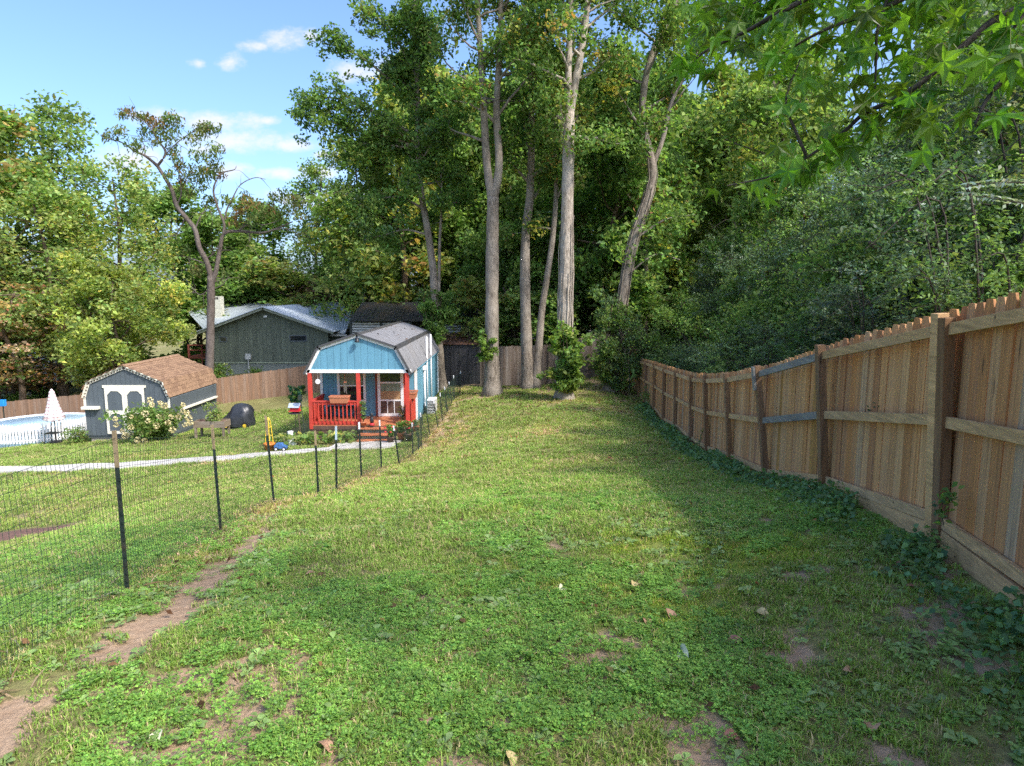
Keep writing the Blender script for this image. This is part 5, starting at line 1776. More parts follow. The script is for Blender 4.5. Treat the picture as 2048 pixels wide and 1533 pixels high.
place_px('bush', 'dark shrub left of the parked vehicles', 10, 640, 56, 2.0, name='shrub', cat='shrub')
# white blossom tree behind the house
p = at(705, 548, 56); z = float(gz(p[0], 56))
small_bush('blossom_tree', 'white flowering tree behind the right end of the house roof', (p[0], 56, z), p[2] - z, 3.6, 5200, .2, [((.72, .68, .66), 5), (MG, 3), (DG, 3), (LG, 2)], 61, cat='tree', stems=10, low=.25)

# the wood behind the back fence
GW = 'trees of the wood behind the back fence'
LW = 'green tree in the dense wood behind the back fence'
kinds = ['green', 'gold', 'dark', 'light', 'green', 'gold', 'thin', 'green', 'orange']
ORD = ['first', 'second', 'third', 'fourth', 'fifth', 'sixth', 'seventh', 'eighth', 'ninth', 'tenth', 'eleventh', 'twelfth', 'thirteenth', 'fourteenth']
LOOK = {'green': 'mid green', 'gold': 'golden green', 'dark': 'dark green', 'light': 'pale green', 'thin': 'thin-crowned', 'orange': 'orange-flecked', 'bush': 'mid green', 'bush_yellow': 'yellow-green', 'bush_fine': 'fresh green'}
k = 0
for row_, (Yb, x0, x1, n, h0, h1) in zip(('front', 'second', 'third', 'rearmost'), ((38.5, -5.5, 13, 7, 7, 11), (44, -11, 18, 9, 12, 17), (52, -14, 22, 8, 16, 21), (62, -16, 30, 7, 20, 26))):
    for i in range(n):
        x = x0 + (x1 - x0) * (i + .5) / n + rnd.uniform(-.9, .9); y = Yb + rnd.uniform(-1.6, 1.6)
        if Yb < 40 and x < -1.5:
            y = 46.0
        if x < -8 and Yb > 50:
            hh = rnd.uniform(9, 12)
        else:
            hh = rnd.uniform(h0, h1)
        kd = kinds[(i * 2 + k) % 9] if rnd.random() < .88 else 'dark'
        place(kd, '%s tree, %s from the left, %s row of wood behind back fence' % (LOOK[kd], ORD[i], row_), (x, y, float(gz(x, y))), hh, rnd.uniform(0, 6.28), rnd.uniform(.85, 1.15), GW)
    k += 3
for i in range(12):
    x = -7 + i * 1.9 + rnd.uniform(-.4, .4); y = rnd.uniform(36.4, 40) if x > -1.5 else rnd.uniform(45.5, 47)
    kd = 'bush' if i % 3 else 'bush_yellow'
    place(kd, '%s thicket bush, %s from the left behind the back fence' % (LOOK[kd], ORD[i]), (x, y, float(gz(x, y))), rnd.uniform(4.2, 6.0), rnd.uniform(0, 6.28), 1.25, 'thicket behind the back fence', 'thicket_bush', 'bush')
place('thin', 'slim grey trunk standing behind the end of the right fence', (at(1287, 700, 35.8)[0], 35.8, .6), 15, 1.3, 1.0, None, 'slim_tree')
place('dark', 'dark-trunked tree between the vine-laced trunk and the leaning tree', (at(1224, 700, 36.5)[0], 36.5, .6), 16, 2.3, .9, None, 'dark_tree')


# ------------------------------------------------------------------ privet thicket beyond the right fence
def privet(seed, H=5.0, stems=26, pal=None, leaf=.068, sheen=.04):
    rg = np.random.default_rng(seed)
    mb = MB(); P = []; S = []; T = []; Cc = []
    for k in range(stems):
        a = rg.random() * 6.283; sp = rg.random() ** .6
        b0 = np.array([math.cos(a) * .35, math.sin(a) * .35, -.2])
        top = np.array([math.cos(a) * 1.45 * sp, math.sin(a) * 1.45 * sp, H * rg.uniform(.55, 1.0)])
        tip = top + np.array([math.cos(a) * .8, math.sin(a) * .8, rg.uniform(-.6, .2)])
        Q = smooth_path([b0, b0 * .4 + top * .55 + rg.normal(size=3) * .12, top, tip], 5)
        mb.tube(Q, np.linspace(.022, .005, len(Q)), 5, False)
        stem_c = pick(rg, pal, 1)[0]
        for j in range(14):
            u = rg.uniform(.12, 1.0)
            q = Q[int(u * (len(Q) - 1))]
            d = unit(rg.normal(size=3) * np.array([1, 1, .55]) + np.array([math.cos(a) * .6, math.sin(a) * .6, .25]))
            L = rg.uniform(.45, 1.0)
            tw = limb(rg, q, d, L, 5, .16, -.05)
            mb.tube(tw[[0, 3, 5]], .0035, 3, False)
            side = rg.random() < sheen
            for sub in range(3):
                if sub == 0:
                    line = tw
                else:
                    line = limb(rg, tw[sub + 1], unit(d + rg.normal(size=3) * .7), L * .5, 4, .15, -.05)
                n = int(26 * (1 if sub == 0 else .6))
                f = np.linspace(0, len(line) - 1.01, n); i0 = f.astype(int)
                pts = line[i0] + (line[i0 + 1] - line[i0]) * (f - i0)[:, None]
                dv = unit(line[i0 + 1] - line[i0])
                sd = unit(np.cross(dv, rg.normal(size=3)))
                sg = np.where(np.arange(n) % 2 == 0, 1, -1)[:, None]
                P.append(pts + sd * sg * leaf * .45 + rg.normal(size=(n, 3)) * .008); T.append(sd * sg + dv * .5); S.append(np.full(n, leaf) * rg.uniform(.8, 1.2))
                c = np.tile(stem_c * (1.9 if side else 1.0) * rg.uniform(.55, 1.5), (n, 1))
                if side:
                    c = c * .4 + np.array([.26, .31, .29]) * .6
                Cc.append(c)
    P = np.vstack(P); T = np.vstack(T); S = np.concatenate(S); Cc = np.vstack(Cc)
    V, F, C2 = leaf_quads(P, S, rg, Cc, .8, .5, .05, .18, tang=T)
    return mb.mesh('stems', M['bark_dark'], True), raw_mesh('foliage', V, F, M['leaf_gloss'], colors=C2), H


PR1 = [((.13, .20, .105), 4), ((.13, .22, .075), 3), ((.17, .25, .13), 4), ((.23, .34, .12), 2)]
PRIV = [privet(201, pal=PR1), privet(202, pal=PR1, stems=30), privet(203, H=4.4, pal=[((.10, .165, .085), 3), (MG, 4), ((.16, .26, .08), 2.5)]), privet(204, pal=[((.085, .13, .08), 4), ((.11, .165, .09), 4), (OL, 1.5)], stems=28)]
GP = 'privet bushes beyond the right fence'
spots = []
for i in range(13):
    y = 2.6 + i * 2.3
    spots.append((fence_x(y) + rnd.uniform(1.35, 2.0), y + rnd.uniform(-.5, .5), rnd.uniform(2.7, 3.5) if y < 11 else rnd.uniform(2.3, 2.9)))
for i in range(11):
    y = 3.5 + i * 2.7
    spots.append((fence_x(y) + rnd.uniform(3.4, 4.6), y + rnd.uniform(-.7, .7), rnd.uniform(5.0, 6.3)))
for i in range(10):
    y = 5.5 + i * 3.0
    spots.append((fence_x(y) + rnd.uniform(6.0, 7.6), y + rnd.uniform(-.7, .7), rnd.uniform(6.0, 8.0)))
spots = [q for q in spots]
for i, (x, y, h) in enumerate(spots):
    if x > y * .80 + 1.6:
        continue
    st, fo, H = PRIV[i % 4]
    z = float(gz(x, y)) - .1
    r_ = empty('privet_bush', (x, y, z), '%s privet bush beyond the right fence, %s counting away from the camera' % (('low fence-side', 'tall middle-row', 'tallest rear-row')[0 if i < 13 else 1 if i < 24 else 2], ORD[i if i < 13 else i - 13 if i < 24 else i - 24]), 'bush', GP)
    s = h / H; w = max(.85, s * .95); a = rnd.uniform(0, 6.28)
    link('stems', st, r_, WL[r_], (0, 0, a), (w, w, s)); link('foliage', fo, r_, WL[r_], (0, 0, a), (w, w, s))
# taller trees behind the privet
GR = 'tall trees behind the privet on the right'
for i, (x, y, h) in enumerate([(12.5, 22, 8.5), (17, 27, 13), (11.5, 29, 9), (14, 36, 17), (22, 33, 18), (30, 24, 16), (28, 40, 20), (17, 16, 11)]):
    place(['dark', 'green', 'dark', 'light', 'green', 'dark', 'thin'][i % 7], 'tall tree behind the privet thicket on the right, %s counting from the picture centre' % ORD[[2, 4, 0, 1, 5, 7, 3, 6][i]], (x, y, float(gz(x, y))), h, rnd.uniform(0, 6.28), 1.1, GR)
for i, (x, y, h) in enumerate([(9.6, 14.5, 8.5), (8.8, 20.5, 8), (11, 8, 7.5), (9.8, 26, 9)]):
    place('thin', 'thin-crowned grey-stemmed sapling among the privet on the right, %s nearest the camera' % ORD[[1, 2, 0, 3][i]], (x, y, float(gz(x, y))), h, rnd.uniform(0, 6.28), .9, 'saplings among the privet', 'sapling', 'tree')

for i, (x, y, h, kd) in enumerate([(6.6, 8.4, 3.6, 'bush_fine'), (7.4, 12.2, 4.2, 'bush_fine'), (7.0, 17.5, 3.6, 'bush_fine'), (8.4, 14.8, 5.4, 'bush_fine'), (9.6, 11.0, 6.2, 'bush_fine'), (8.0, 22.5, 4.6, 'bush_fine'), (7.4, 27.0, 4.0, 'bush_fine')]):
    place(kd, '%s larger-leaved bush among the privet beyond the right fence, %s nearest the camera' % (LOOK[kd], ORD[[0, 2, 4, 3, 1, 5, 6][i]]), (x, y, float(gz(x, y)) - .2), h, rnd.uniform(0, 6.28), 1.1, None, 'mixed_bush', 'bush_fine')
# silvery sprays arching in at the right edge
rs = np.random.default_rng(88)
mb = MB(); parts = []
for l in ([(2140, 428), (2048, 408), (1980, 396), (1915, 390)], [(2150, 372), (2060, 366), (1990, 366), (1925, 374)]):
    Q = smooth_path([at(a, b_, 5.3) for a, b_ in l], 12)
    mb.tube(Q, np.linspace(.006, .002, len(Q)), 4, False)
    n = 60; f = np.linspace(0, len(Q) - 1.01, n); i0 = f.astype(int)
    pts_ = Q[i0] + (Q[i0 + 1] - Q[i0]) * (f - i0)[:, None]
    dv = unit(Q[i0 + 1] - Q[i0]); sd = unit(np.cross(dv, (.3, -1, .4))) * np.where(np.arange(n) % 2 == 0, 1, -1)[:, None]
    parts.append(leaf_quads(pts_ + sd * .02, .055, rs, np.tile([.34, .41, .36], (n, 1)), .8, .42, .05, .15, tang=sd + dv * .6))
tree_thing('silvery_sprays', 'silvery-leaved arching sprays over the thicket at the right edge', at(2048, 405, 5.3), mb, M['bark_dark'], parts, M['leaf_gloss'], None, 'plant', 'foliage')

# ------------------------------------------------------------------ sweetgum overhanging from the right
rg = np.random.default_rng(77)


def star_leaf(name, mat, size=1.0, cup=.2, seed=0, tone=1.0):
    r2 = np.random.default_rng(seed)
    angs = [-2.0, -1.0, 0, 1.0, 2.0]; tip = [.66, .92, 1.0, .92, .66]
    V = [(0, 0, 0)]; lum = [1.25]; F = []

    def put(r_, a, up, l):
        V.append((math.sin(a) * r_ * .55, math.cos(a) * r_ * .55, (-cup * r_ * r_ + up) * .55)); lum.append(l)
        return len(V) - 1
    prev = put(.17, angs[0] - .62, 0, 1.0)
    for i, a in enumerate(angs):
        a += r2.normal() * .05; t_ = tip[i] * r2.uniform(.9, 1.08); bend = r2.normal() * .05
        sl = put(t_ * .56, a - .235, 0, .95); ti = put(t_, a + r2.normal() * .03, -.05 + bend * 2, 1.0); sr = put(t_ * .56, a + .235, 0, .95)
        md = put(t_ * .52, a, -.075, 1.22)
        nx = put(.40 if i < 4 else .18, (angs[i] + angs[i + 1]) / 2 if i < 4 else a + .62, .03, 1.0)
        F += [(0, prev, sl, md), (md, sl, ti), (md, ti, sr), (0, md, sr, nx)]
        prev = nx
    V = np.array(V) * size; o_ = len(V)
    pet = MB().tube([(0, -.02 * size, 0), (0, -.30 * size, .03 * size), (0, -.55 * size, .12 * size)], .009 * size, 4, False)
    V = np.vstack([V, np.vstack(pet.v)]); F = F + [[q + o_ for q in f] for f in pet.f]
    col = np.ones((len(V), 1)) * np.array([.125, .235, .028]) * tone
    col[:, 0] *= r2.uniform(.75, 1.25)
    col[:o_] *= np.array(lum)[:, None]
    col[o_:] = (.20, .24, .05)
    return raw_mesh(name, V, F, mat, False, colors=col)


gum_mat = leafmat('sweetgum_leaf', .50, .40, .45, 1.25)
# veins
nt = gum_mat.node_tree
STAR = [star_leaf('leaf', gum_mat, cup=c, seed=i, tone=t) for i, (c, t) in enumerate(((.15, 1.0), (.35, .7), (.55, 1.2), (.1, .55), (.45, .85), (.25, 1.3), (.6, .65), (.3, 1.0), (.2, .5), (.5, 1.1)))]
root = empty('sweetgum_tree', (6.4, -.8, float(gz(6.4, -.8))), 'sweetgum tree whose branches with star-shaped leaves hang in from the upper right', 'tree')
gz0 = float(gz(6.4, -.8))
mb = MB()
TR = smooth_path([(6.4, -.8, gz0 - .3), (6.3, -.75, gz0 + 2.5), (6.1, -.6, gz0 + 6), (5.9, -.7, gz0 + 10), (5.8, -.8, gz0 + 13)], 6)
rt = trunk_tube(mb, TR, .20, .04, 12, .5, rg)
mb.build('trunk', M['bark_grey'], root, True)
TW = [[(2500, -60, 2.0), (2250, -60, 2.2), (2016, 27, 2.35), (1929, 91, 2.4), (1838, 169, 2.45), (1787, 201, 2.5), (1728, 228, 2.6), (1682, 269, 2.65), (1614, 315, 2.7), (1545, 352, 2.75), (1454, 372, 2.8)],
      [(2250, -260, 2.4), (1900, -150, 2.7), (1582, 14, 2.9), (1500, 59, 3.0), (1408, 105, 3.1), (1385, 130, 3.1)],
      [(1830, -140, 2.6), (1760, 40, 2.6), (1753, 110, 2.6), (1750, 178, 2.6)],
      [(2300, -40, 1.9), (2090, 80, 1.95), (2048, 119, 2.0), (1979, 192, 2.0), (1950, 250, 2.0)],
      [(2050, -200, 2.4), (1900, -60, 2.5), (1780, 10, 2.6), (1650, 60, 2.7), (1560, 110, 2.8)],
      [(2300, -250, 2.2), (2120, -60, 2.1), (2040, 40, 2.1), (1990, 110, 2.15)],
      [(1840, 167, 2.45), (1835, 210, 2.45), (1832, 260, 2.45)], [(1614, 315, 2.7), (1590, 260, 2.7), (1572, 200, 2.75), (1600, 120, 2.8)],
      [(1720, -120, 3.1), (1600, -40, 3.2), (1480, 20, 3.3), (1420, 40, 3.3)]]
tws = []
mb = MB()
att = np.array([6.15, -.62, gz0 + 4.2])
for i, l in enumerate(TW):
    Q = smooth_path([at(a, b_, c) for a, b_, c in l], 5)
    mb.tube(Q, np.linspace(.016 if len(l) > 4 else .007, .003, len(Q)), 6, False)
    tws.append(Q)
    if len(l) >= 5 and i not in (6, 7):
        Q2 = smooth_path([att + (0, 0, .5 * (i % 3)), (att + Q[0]) * .5 + (0, 0, .25), Q[0]], 6)
        mb.tube(Q2, np.linspace(.035, .011, len(Q2)), 7, False)
mb.build('branches', M['bark_dark'], root, True)


def in_view(p):
    d = p - np.array([0, 0, CAMZ])
    fx = d[1] * CP - d[2] * SP; uy = d[1] * SP + d[2] * CP
    if fx < .3:
        return None
    return 1024 + d[0] / fx * FPX, 766.5 - uy / fx * FPX


nleaf = 0; tries = 0
while nleaf < 285 and tries < 4000:
    tries += 1
    Q = tws[rg.choice(len(tws), p=np.array([5, 4, 1.6, 2, 4, 2, .8, 1.5, 3.]) / 23.9)]
    u = rg.random() ** .8
    q = Q[int(u * (len(Q) - 1))]
    off = rg.normal(size=3) * np.array([.075, .09, .05]); off[2] = -abs(off[2]) * .9 + .01
    p = q + off
    v = in_view(p)
    if v is None or not (1360 < v[0] < 2180 and -140 < v[1] < 440):
        continue
    lim = np.interp(v[0], [1360, 1420, 1500, 1640, 1720, 1800, 1900, 2048, 2200], [140, 420, 430, 420, 330, 320, 310, 290, 290])
    if v[1] > lim:
        continue
    h = rg.uniform(0, 6.283)
    # hanging leaf: tip points outwards and down
    e = Euler((rg.normal() * .4 - rg.uniform(.2, 1.5), rg.normal() * .5, h), 'XYZ')
    link('leaf', STAR[rg.integers(10)], root, p, e, (float(rg.uniform(.115, .165)),) * 3)
    nleaf += 1
SV = []; SF = []; SCc = []; so = 0; made = 0
while made < 700:
    Q = tws[rg.choice([0, 1, 4, 5, 8])]
    p = Q[int(rg.random() ** .8 * (len(Q) - 1))] + rg.normal(size=3) * np.array([.2, .25, .12]) + np.array([.1, .55, .28])
    v = in_view(p)
    if v is None or not (1370 < v[0] < 2250 and v[1] < 250 - (2048 - v[0]) * .18):
        continue
    made += 1
    me_ = STAR[rg.integers(10)]
    co = np.array([tuple(w.co) for w in me_.vertices]) * rg.uniform(.10, .145)
    Rm = np.array(Euler((rg.normal() * .35 - rg.uniform(.25, 1.15), rg.normal() * .35, rg.uniform(0, 6.28))).to_matrix())
    SV.append(co @ Rm.T + p); SF += [[q + so for q in f.vertices] for f in me_.polygons]
    SCc.append(np.tile(np.array([.13, .25, .03]) * rg.uniform(.6, 1.35), (len(co), 1))); so += len(co)
link('leaves', raw_mesh('leaves', np.vstack(SV) - WL[root], SF, gum_mat, True, colors=np.vstack(SCc)), root, WL[root], kind='stuff')
# crown above and behind the camera: it shades the foreground
C = []; Rr = []; mb = MB()
c, q = skeleton(rg, TR, rt, .33, 34, lambda t: 4.6 * (1.1 - .5 * t), lambda t: .1 + .5 * t, 5, .8, .03, mb)
C = np.array(c); Rr = np.array(q)
mbo = mb.build('limbs', M['bark_grey'], root, True)
keep = []
for i, p in enumerate(C):
    v = in_view(p)
    keep.append(v is None or not (-200 < v[0] < 2300 and v[1] > -420))
C = C[keep]; Rr = Rr[keep]
V, F, Cc = clump_leaves(rg, C, Rr * 1.2, 1100, .19, [((.07, .14, .02), 3), (MG, 2)], .8)
o = link('crown', raw_mesh('crown', V - WL[root], F, M['leaf_thin'], colors=Cc), root, WL[root], kind='stuff')

# ------------------------------------------------------------------ garden plants
rg = np.random.default_rng(301)
HB = at(300, 886, 26.6); HB[2] = float(ground_z(HB[0], HB[1]))
hyd = small_bush('hydrangea_bush', 'green hydrangea bush with cream flower heads in front of the shed doors', HB, 1.5, 2.6, 4200, .13, [(MG, 3), (LG, 4), ((.14, .20, .05), 3)], 302, stems=12, low=.08)
fm = raw_mesh('flower_head', *(lambda V, F, C: (V, F))(*leaf_quads(unit(rg.normal(size=(46, 3))) * np.array([.09, .09, .075]), .06, rg, np.tile([.62, .60, .38], (46, 1)), 0, .9, .05)), mats=plain('cream_petal', (.60, .52, .27), .7, .12, 20, 0))
for px, py in [(300, 801), (320, 806), (303, 810), (329, 812), (366, 810), (364, 822), (374, 826), (342, 834), (377, 836), (318, 834), (290, 828), (262, 834), (230, 838), (245, 862), (262, 855), (336, 846), (325, 838), (357, 833), (283, 868), (300, 864), (275, 880), (290, 882), (232, 850), (250, 872), (312, 852), (345, 860), (262, 870), (370, 850), (296, 842), (380, 845)]:
    p = at(px, py, 26.6 - rg.uniform(.4, .9))
    s_ = float(rg.uniform(.85, 1.35))
    link('flower_head', fm, hyd, p, (rg.random(), rg.random(), rg.random() * 6), (s_, s_, s_ * 1.15))
b = at(157, 892, 27.6); b[2] = float(ground_z(b[0], b[1]))
small_bush('small_shrub', 'low sparse green shrub between the pool fence and the shed', b, .75, 1.3, 900, .08, [(MG, 3), (OL, 3), (LG, 2)], 303, stems=8)
b = at(425, 838, 26.3); b[2] = rz + .6
small_bush('bed_plant', 'thin yellowing plant growing in the raised wooden bed', b, .95, 1.0, 420, .09, [(LG, 3), (YG, 3), (MG, 2)], 304, stems=6, cat='plant')
b = at(440, 748, 38.5)
small_bush('house_shrub', 'bright green shrub at the left corner of the green house', b + (0, 0, -.5), 1.3, 1.3, 1100, .13, FRESH, 305, stems=7)
b = at(511, 747, 40.5)
small_bush('house_shrub', 'small round green shrub at the foot of the green house wall', b + (0, 0, -.3), .8, .9, 700, .09, FRESH, 306, stems=7)
b = at(592, 842, 23.6); b[2] = float(ground_z(b[0], b[1]))
small_bush('hanging_plant', 'dark bluish green tall plant left of the porch behind the bird feeder', at(593, 816, 23.9), 1.0, .5, 520, .13, [((.03, .09, .06), 3), (DG, 3)], 307, stems=6, cat='plant', low=.4)
tag(MB().tube([b + (.05, .35, -.1), at(594, 800, 23.95)], .02, 7).build('plant_stake', M['bark_brown']), 'thin brown stake holding the bluish green plant', 'stake')

# squash patch along the porch front
n = 300
xx = rg.uniform(-8.6, -5.5, n); yy = rg.uniform(22.5, 23.5, n) + .0 * xx
P = np.stack([xx, yy, ground_z(xx, yy) + rg.uniform(.08, .38, n)], 1)
V, F, Cc = leaf_quads(P, rg.uniform(.14, .26, n), rg, pick(rg, [(LG, 4), (YG, 2), (MG, 3), (YL, .6)], n), 1.3, .95, .1)
o = link('squash_patch', raw_mesh('squash_patch', V, F, M['leaf'], colors=Cc), kind='stuff')
o['label'] = 'yellow-green squash leaves along the porch front'; o['category'] = 'plants'


def potted(label, x, y, r, h, potm, pal, n, ph, w, flowers=None, seed=0, z=None, leaf=.07):
    z = float(ground_z(x, y)) if z is None else z
    t = empty('potted_plant', (x, y, z), label, 'potted plant')
    MB().lathe((x, y, z), [(r * .7, 0), (r, h * .85), (r * 1.08, h * .85), (r * 1.08, h), (r * .9, h), (r * .88, h * .9), (0.001, h * .9)], 18).build('pot', potm, t, True)
    r2 = np.random.default_rng(seed)
    mb = MB(); C = []
    for k in range(7):
        a = k * .9 + r2.random(); top = np.array([x + math.cos(a) * w * r2.random(), y + math.sin(a) * w * r2.random(), z + h + ph * r2.uniform(.6, 1)])
        mb.tube([(x, y, z + h * .85), (top + np.array([x, y, z + h])) / 2 + r2.normal(size=3) * .02, top], .006, 4, False)
        for j in range(4):
            C.append(np.array([x, y, z + h]) * (1 - (j + 1) / 4) + top * ((j + 1) / 4))
    mb.build('stems', M['tpost'], t)
    V, F, Cc = clump_leaves(r2, C, .1, n, leaf, pal)
    link('foliage', raw_mesh('foliage', V - WL[t], F, M['leaf'], colors=Cc), t, WL[t])
    if flowers:
        q = MB()
        for k in range(flowers[1]):
            a = r2.random() * 6.28; c = np.array([x + math.cos(a) * w * .9, y + math.sin(a) * w * .9 - .03, z + h + ph * r2.uniform(.3, 1)])
            MB().lathe(c, [(.001, -.02), (.04, 0), (.045, .02), (.02, .035), (.001, .03)], 7).build('flower', flowers[0], t, True)
    return t


ROS = [(BG, 3), (MG, 3), (LG, 1)]
potted('tall rosemary-like plant in a red pot left of the porch steps', at(727, 846, 23.55)[0], 23.55, .11, .14, M['terra'], ROS, 260, .75, .12, None, 311, z=ZF)
potted('red flowered plant in dark pot right of the steps', at(782, 893, 22.5)[0], 22.5, .14, .24, M['skirt'], [(MG, 3), (LG, 2), (DG, 2)], 420, .50, .2, (M['redp'], 5), 312)
potted('leafy plant in terracotta pot beside the right end of the steps', at(803, 885, 22.9)[0], 22.9, .14, .28, M['terra'], [(MG, 4), (LG, 2)], 320, .4, .16, None, 313)
potted('pink-red leaved plant in dark red pot at the cabin corner', at(818, 888, 22.6)[0], 22.6, .15, .3, M['skirt'], [(MG, 3), (DG, 2), ((.35, .06, .08), 1.6)], 360, .45, .17, (M['redp'], 4), 314)
potted('twiggy plant in a terracotta pot on the porch edge by the screen door', at(804, 848, 23.75)[0], 23.85, .12, .16, M['terra'], [(BR, 3), (OL, 3), (RD, 1)], 200, .5, .14, None, 315, z=ZF)
potted('small plant in an orange pot near the cabin right corner', at(832, 872, 24.2)[0], 24.2, .12, .22, M['terra'], [(MG, 3), (LG, 2)], 120, .2, .1, None, 316)
gn = at(744, 850, 23.6)
t = empty('garden_gnome', (gn[0], 23.6, ZF), 'small dark figurine with red base standing by the porch steps', 'figurine')
MB().lathe((gn[0], 23.6, ZF), [(.09, 0), (.10, .06), (.05, .1)], 12).build('base', M['redp'], t, True)
MB().lathe((gn[0], 23.6, ZF + .1), [(.06, 0), (.075, .1), (.05, .2), (.03, .22), (.055, .27), (.05, .33), (.0, .38)], 12).build('figure', M['black'], t, True)

# broad-leaved plant at the far end of the right fence
b = at(1258, 790, 28.2)
t = empty('broadleaf_plant', b, 'tall plant with big glossy oval leaves at the far end of the right fence', 'plant')
big = raw_mesh('leaf', *(lambda v, f, c: (v, f))(*leaf_quads([[0, 0, 0]], 1.0, np.random.default_rng(3), [[.1, .18, .04]], 3, .42, .15)), mats=plain('glossy_broad_leaf', (.10, .19, .045), .35, .2, 6, .1), smooth=True)
MB().tube([b, b + (.02, 0, .6), b + (-.03, 0, 1.25)], .02, 6).build('stem', M['tpost'], t)
for k in range(13):
    a = k * 2.4
    link('leaf', big, t, b + (.16 * math.cos(a), .16 * math.sin(a), .45 + .07 * k), (rg.normal() * .3, -.5 + rg.normal() * .3, a), (.42,) * 3)

# ------------------------------------------------------------------ ivy at the foot of the right fence
N = 8500
y = 2.4 + (rg.random(N) ** 1.35) * 24
wd = np.interp(y, [2, 7, 12, 26], [.22, .21, .20, .22])
off = np.abs(rg.normal(size=N)) * wd
keepm = fbm(y * .9, off * 2, 71) > .36
y = y[keepm]; off = off[keepm]; N = len(y)
x = fence_x(y) - .07 - off
hgt = rg.random(N) * np.interp(off, [0, .25, .8], [.22, .12, .05]) * (.5 + fbm(y * .7, y * 0, 5))
P = np.stack([x, y, ground_z(x, y) + .02 + hgt], 1)
S = np.interp(y, [3, 10, 25], [.055, .075, .12]) * rg.uniform(.7, 1.2, N)
V, F, Cc = leaf_quads(P, S, rg, pick(rg, [((.115, .22, .09), 4), ((.155, .28, .11), 4), ((.20, .33, .13), 2), (MG, 2)], N), 1.0, .85, .12)
o = link('ivy', raw_mesh('ivy', V, F, M['leaf_gloss'], colors=Cc), kind='stuff')
o['label'] = 'dark green ivy creeping along the foot of the right fence'; o['category'] = 'ivy'
# little ivy sprigs climbing on two posts
for (Yv, px, pa, pb, lab) in ((15.2, 1415, 905, 845, 'thin ivy sprig climbing a post midway down the right fence'), (5.0, 1905, 1050, 985, 'leafy twig growing against the nearest right fence post')):
    a, b_ = at(px - 18, pa, Yv - .12), at(px, pb, Yv - .12)
    Q = smooth_path([a, (a + b_) / 2 + (-.05, 0, .02), b_], 6)
    mb = MB().tube(Q, .004, 4, False)
    C = [Q[i] for i in range(2, len(Q))]
    lp = clump_leaves(rg, C, .09, 60, .055, [(MG, 3), (BG, 2), (LG, 1)])
    tree_thing('vine_sprig', lab, a, mb, M['bark_dark'], [lp], None, None, 'vine', 'foliage')

# ------------------------------------------------------------------ lawn: tufts, clover and weeds as scattered pieces
def hidden_collection(name, meshes):
    c = bpy.data.collections.new(name)
    for i, me in enumerate(meshes):
        c.objects.link(bpy.data.objects.new('%s_piece_%02d' % (name, i), me))
    return c


def scatter(name, label, cat, P, rot, scl, idx_, coll, tint):
    me = bpy.data.meshes.new(name)
    me.vertices.add(len(P)); me.vertices.foreach_set('co', np.asarray(P, np.float32).ravel())
    for nm, ty, arr in (('rot', 'FLOAT_VECTOR', rot), ('scl', 'FLOAT', scl), ('idx', 'INT', idx_), ('tint', 'FLOAT_VECTOR', tint)):
        a = me.attributes.new(nm, ty, 'POINT')
        a.data.foreach_set('vector' if ty == 'FLOAT_VECTOR' else 'value', np.asarray(arr, np.int32 if ty == 'INT' else np.float32).ravel())
    o = link(name, me, kind='stuff')
    o['label'] = label; o['category'] = cat
    ng = bpy.data.node_groups.new(name + '_scatter', 'GeometryNodeTree')
    ng.interface.new_socket('Geometry', in_out='INPUT', socket_type='NodeSocketGeometry')
    ng.interface.new_socket('Geometry', in_out='OUTPUT', socket_type='NodeSocketGeometry')
    gi = ng.nodes.new('NodeGroupInput'); go = ng.nodes.new('NodeGroupOutput')
    m2p = ng.nodes.new('GeometryNodeMeshToPoints')
    iop = ng.nodes.new('GeometryNodeInstanceOnPoints'); iop.inputs['Pick Instance'].default_value = True
    ci = ng.nodes.new('GeometryNodeCollectionInfo'); ci.inputs['Collection'].default_value = coll
    ci.inputs['Separate Children'].default_value = True; ci.inputs['Reset Children'].default_value = True

    def attr(nm, ty):
        n_ = ng.nodes.new('GeometryNodeInputNamedAttribute'); n_.data_type = ty; n_.inputs['Name'].default_value = nm
        return next(s for s in n_.outputs if s.enabled and s.name == 'Attribute')
    L = ng.links
    L.new(gi.outputs[0], m2p.inputs['Mesh']); L.new(m2p.outputs[0], iop.inputs['Points'])
    L.new(ci.outputs[0], iop.inputs['Instance']); L.new(attr('idx', 'INT'), iop.inputs['Instance Index'])
    L.new(attr('rot', 'FLOAT_VECTOR'), iop.inputs['Rotation']); L.new(attr('scl', 'FLOAT'), iop.inputs['Scale'])
    L.new(iop.outputs[0], go.inputs[0])
    md = o.modifiers.new('scatter', 'NODES'); md.node_group = ng
    return o


def tintmat(name, trans=.3, rough=.55, spec=.25):
    m = leafmat(name, trans, rough, spec)
    nt = m.node_tree
    vc = next(n for n in nt.nodes if n.type == 'VERTEX_COLOR')
    ai = nd(nt, 'ShaderNodeAttribute', attribute_name='tint', attribute_type='INSTANCER')
    oi = nd(nt, 'ShaderNodeObjectInfo')
    links = [l for l in nt.links if l.from_node == vc]
    c = mixc(nt, 1.0, vc.outputs[0], ai.outputs['Vector'], 'MULTIPLY')
    c = mixc(nt, 1.0, c, nd(nt, 'ShaderNodeMapRange', {'Value': oi.outputs['Random'], 'To Min': .72, 'To Max': 1.28}).outputs[0], 'MULTIPLY')
    for l in links:
        to = l.to_socket; nt.links.remove(l); nt.links.new(c, to)
    return m


M['blade'] = tintmat('grass_blade'); M['weed'] = tintmat('weed_leaf', .3, .45, .35)


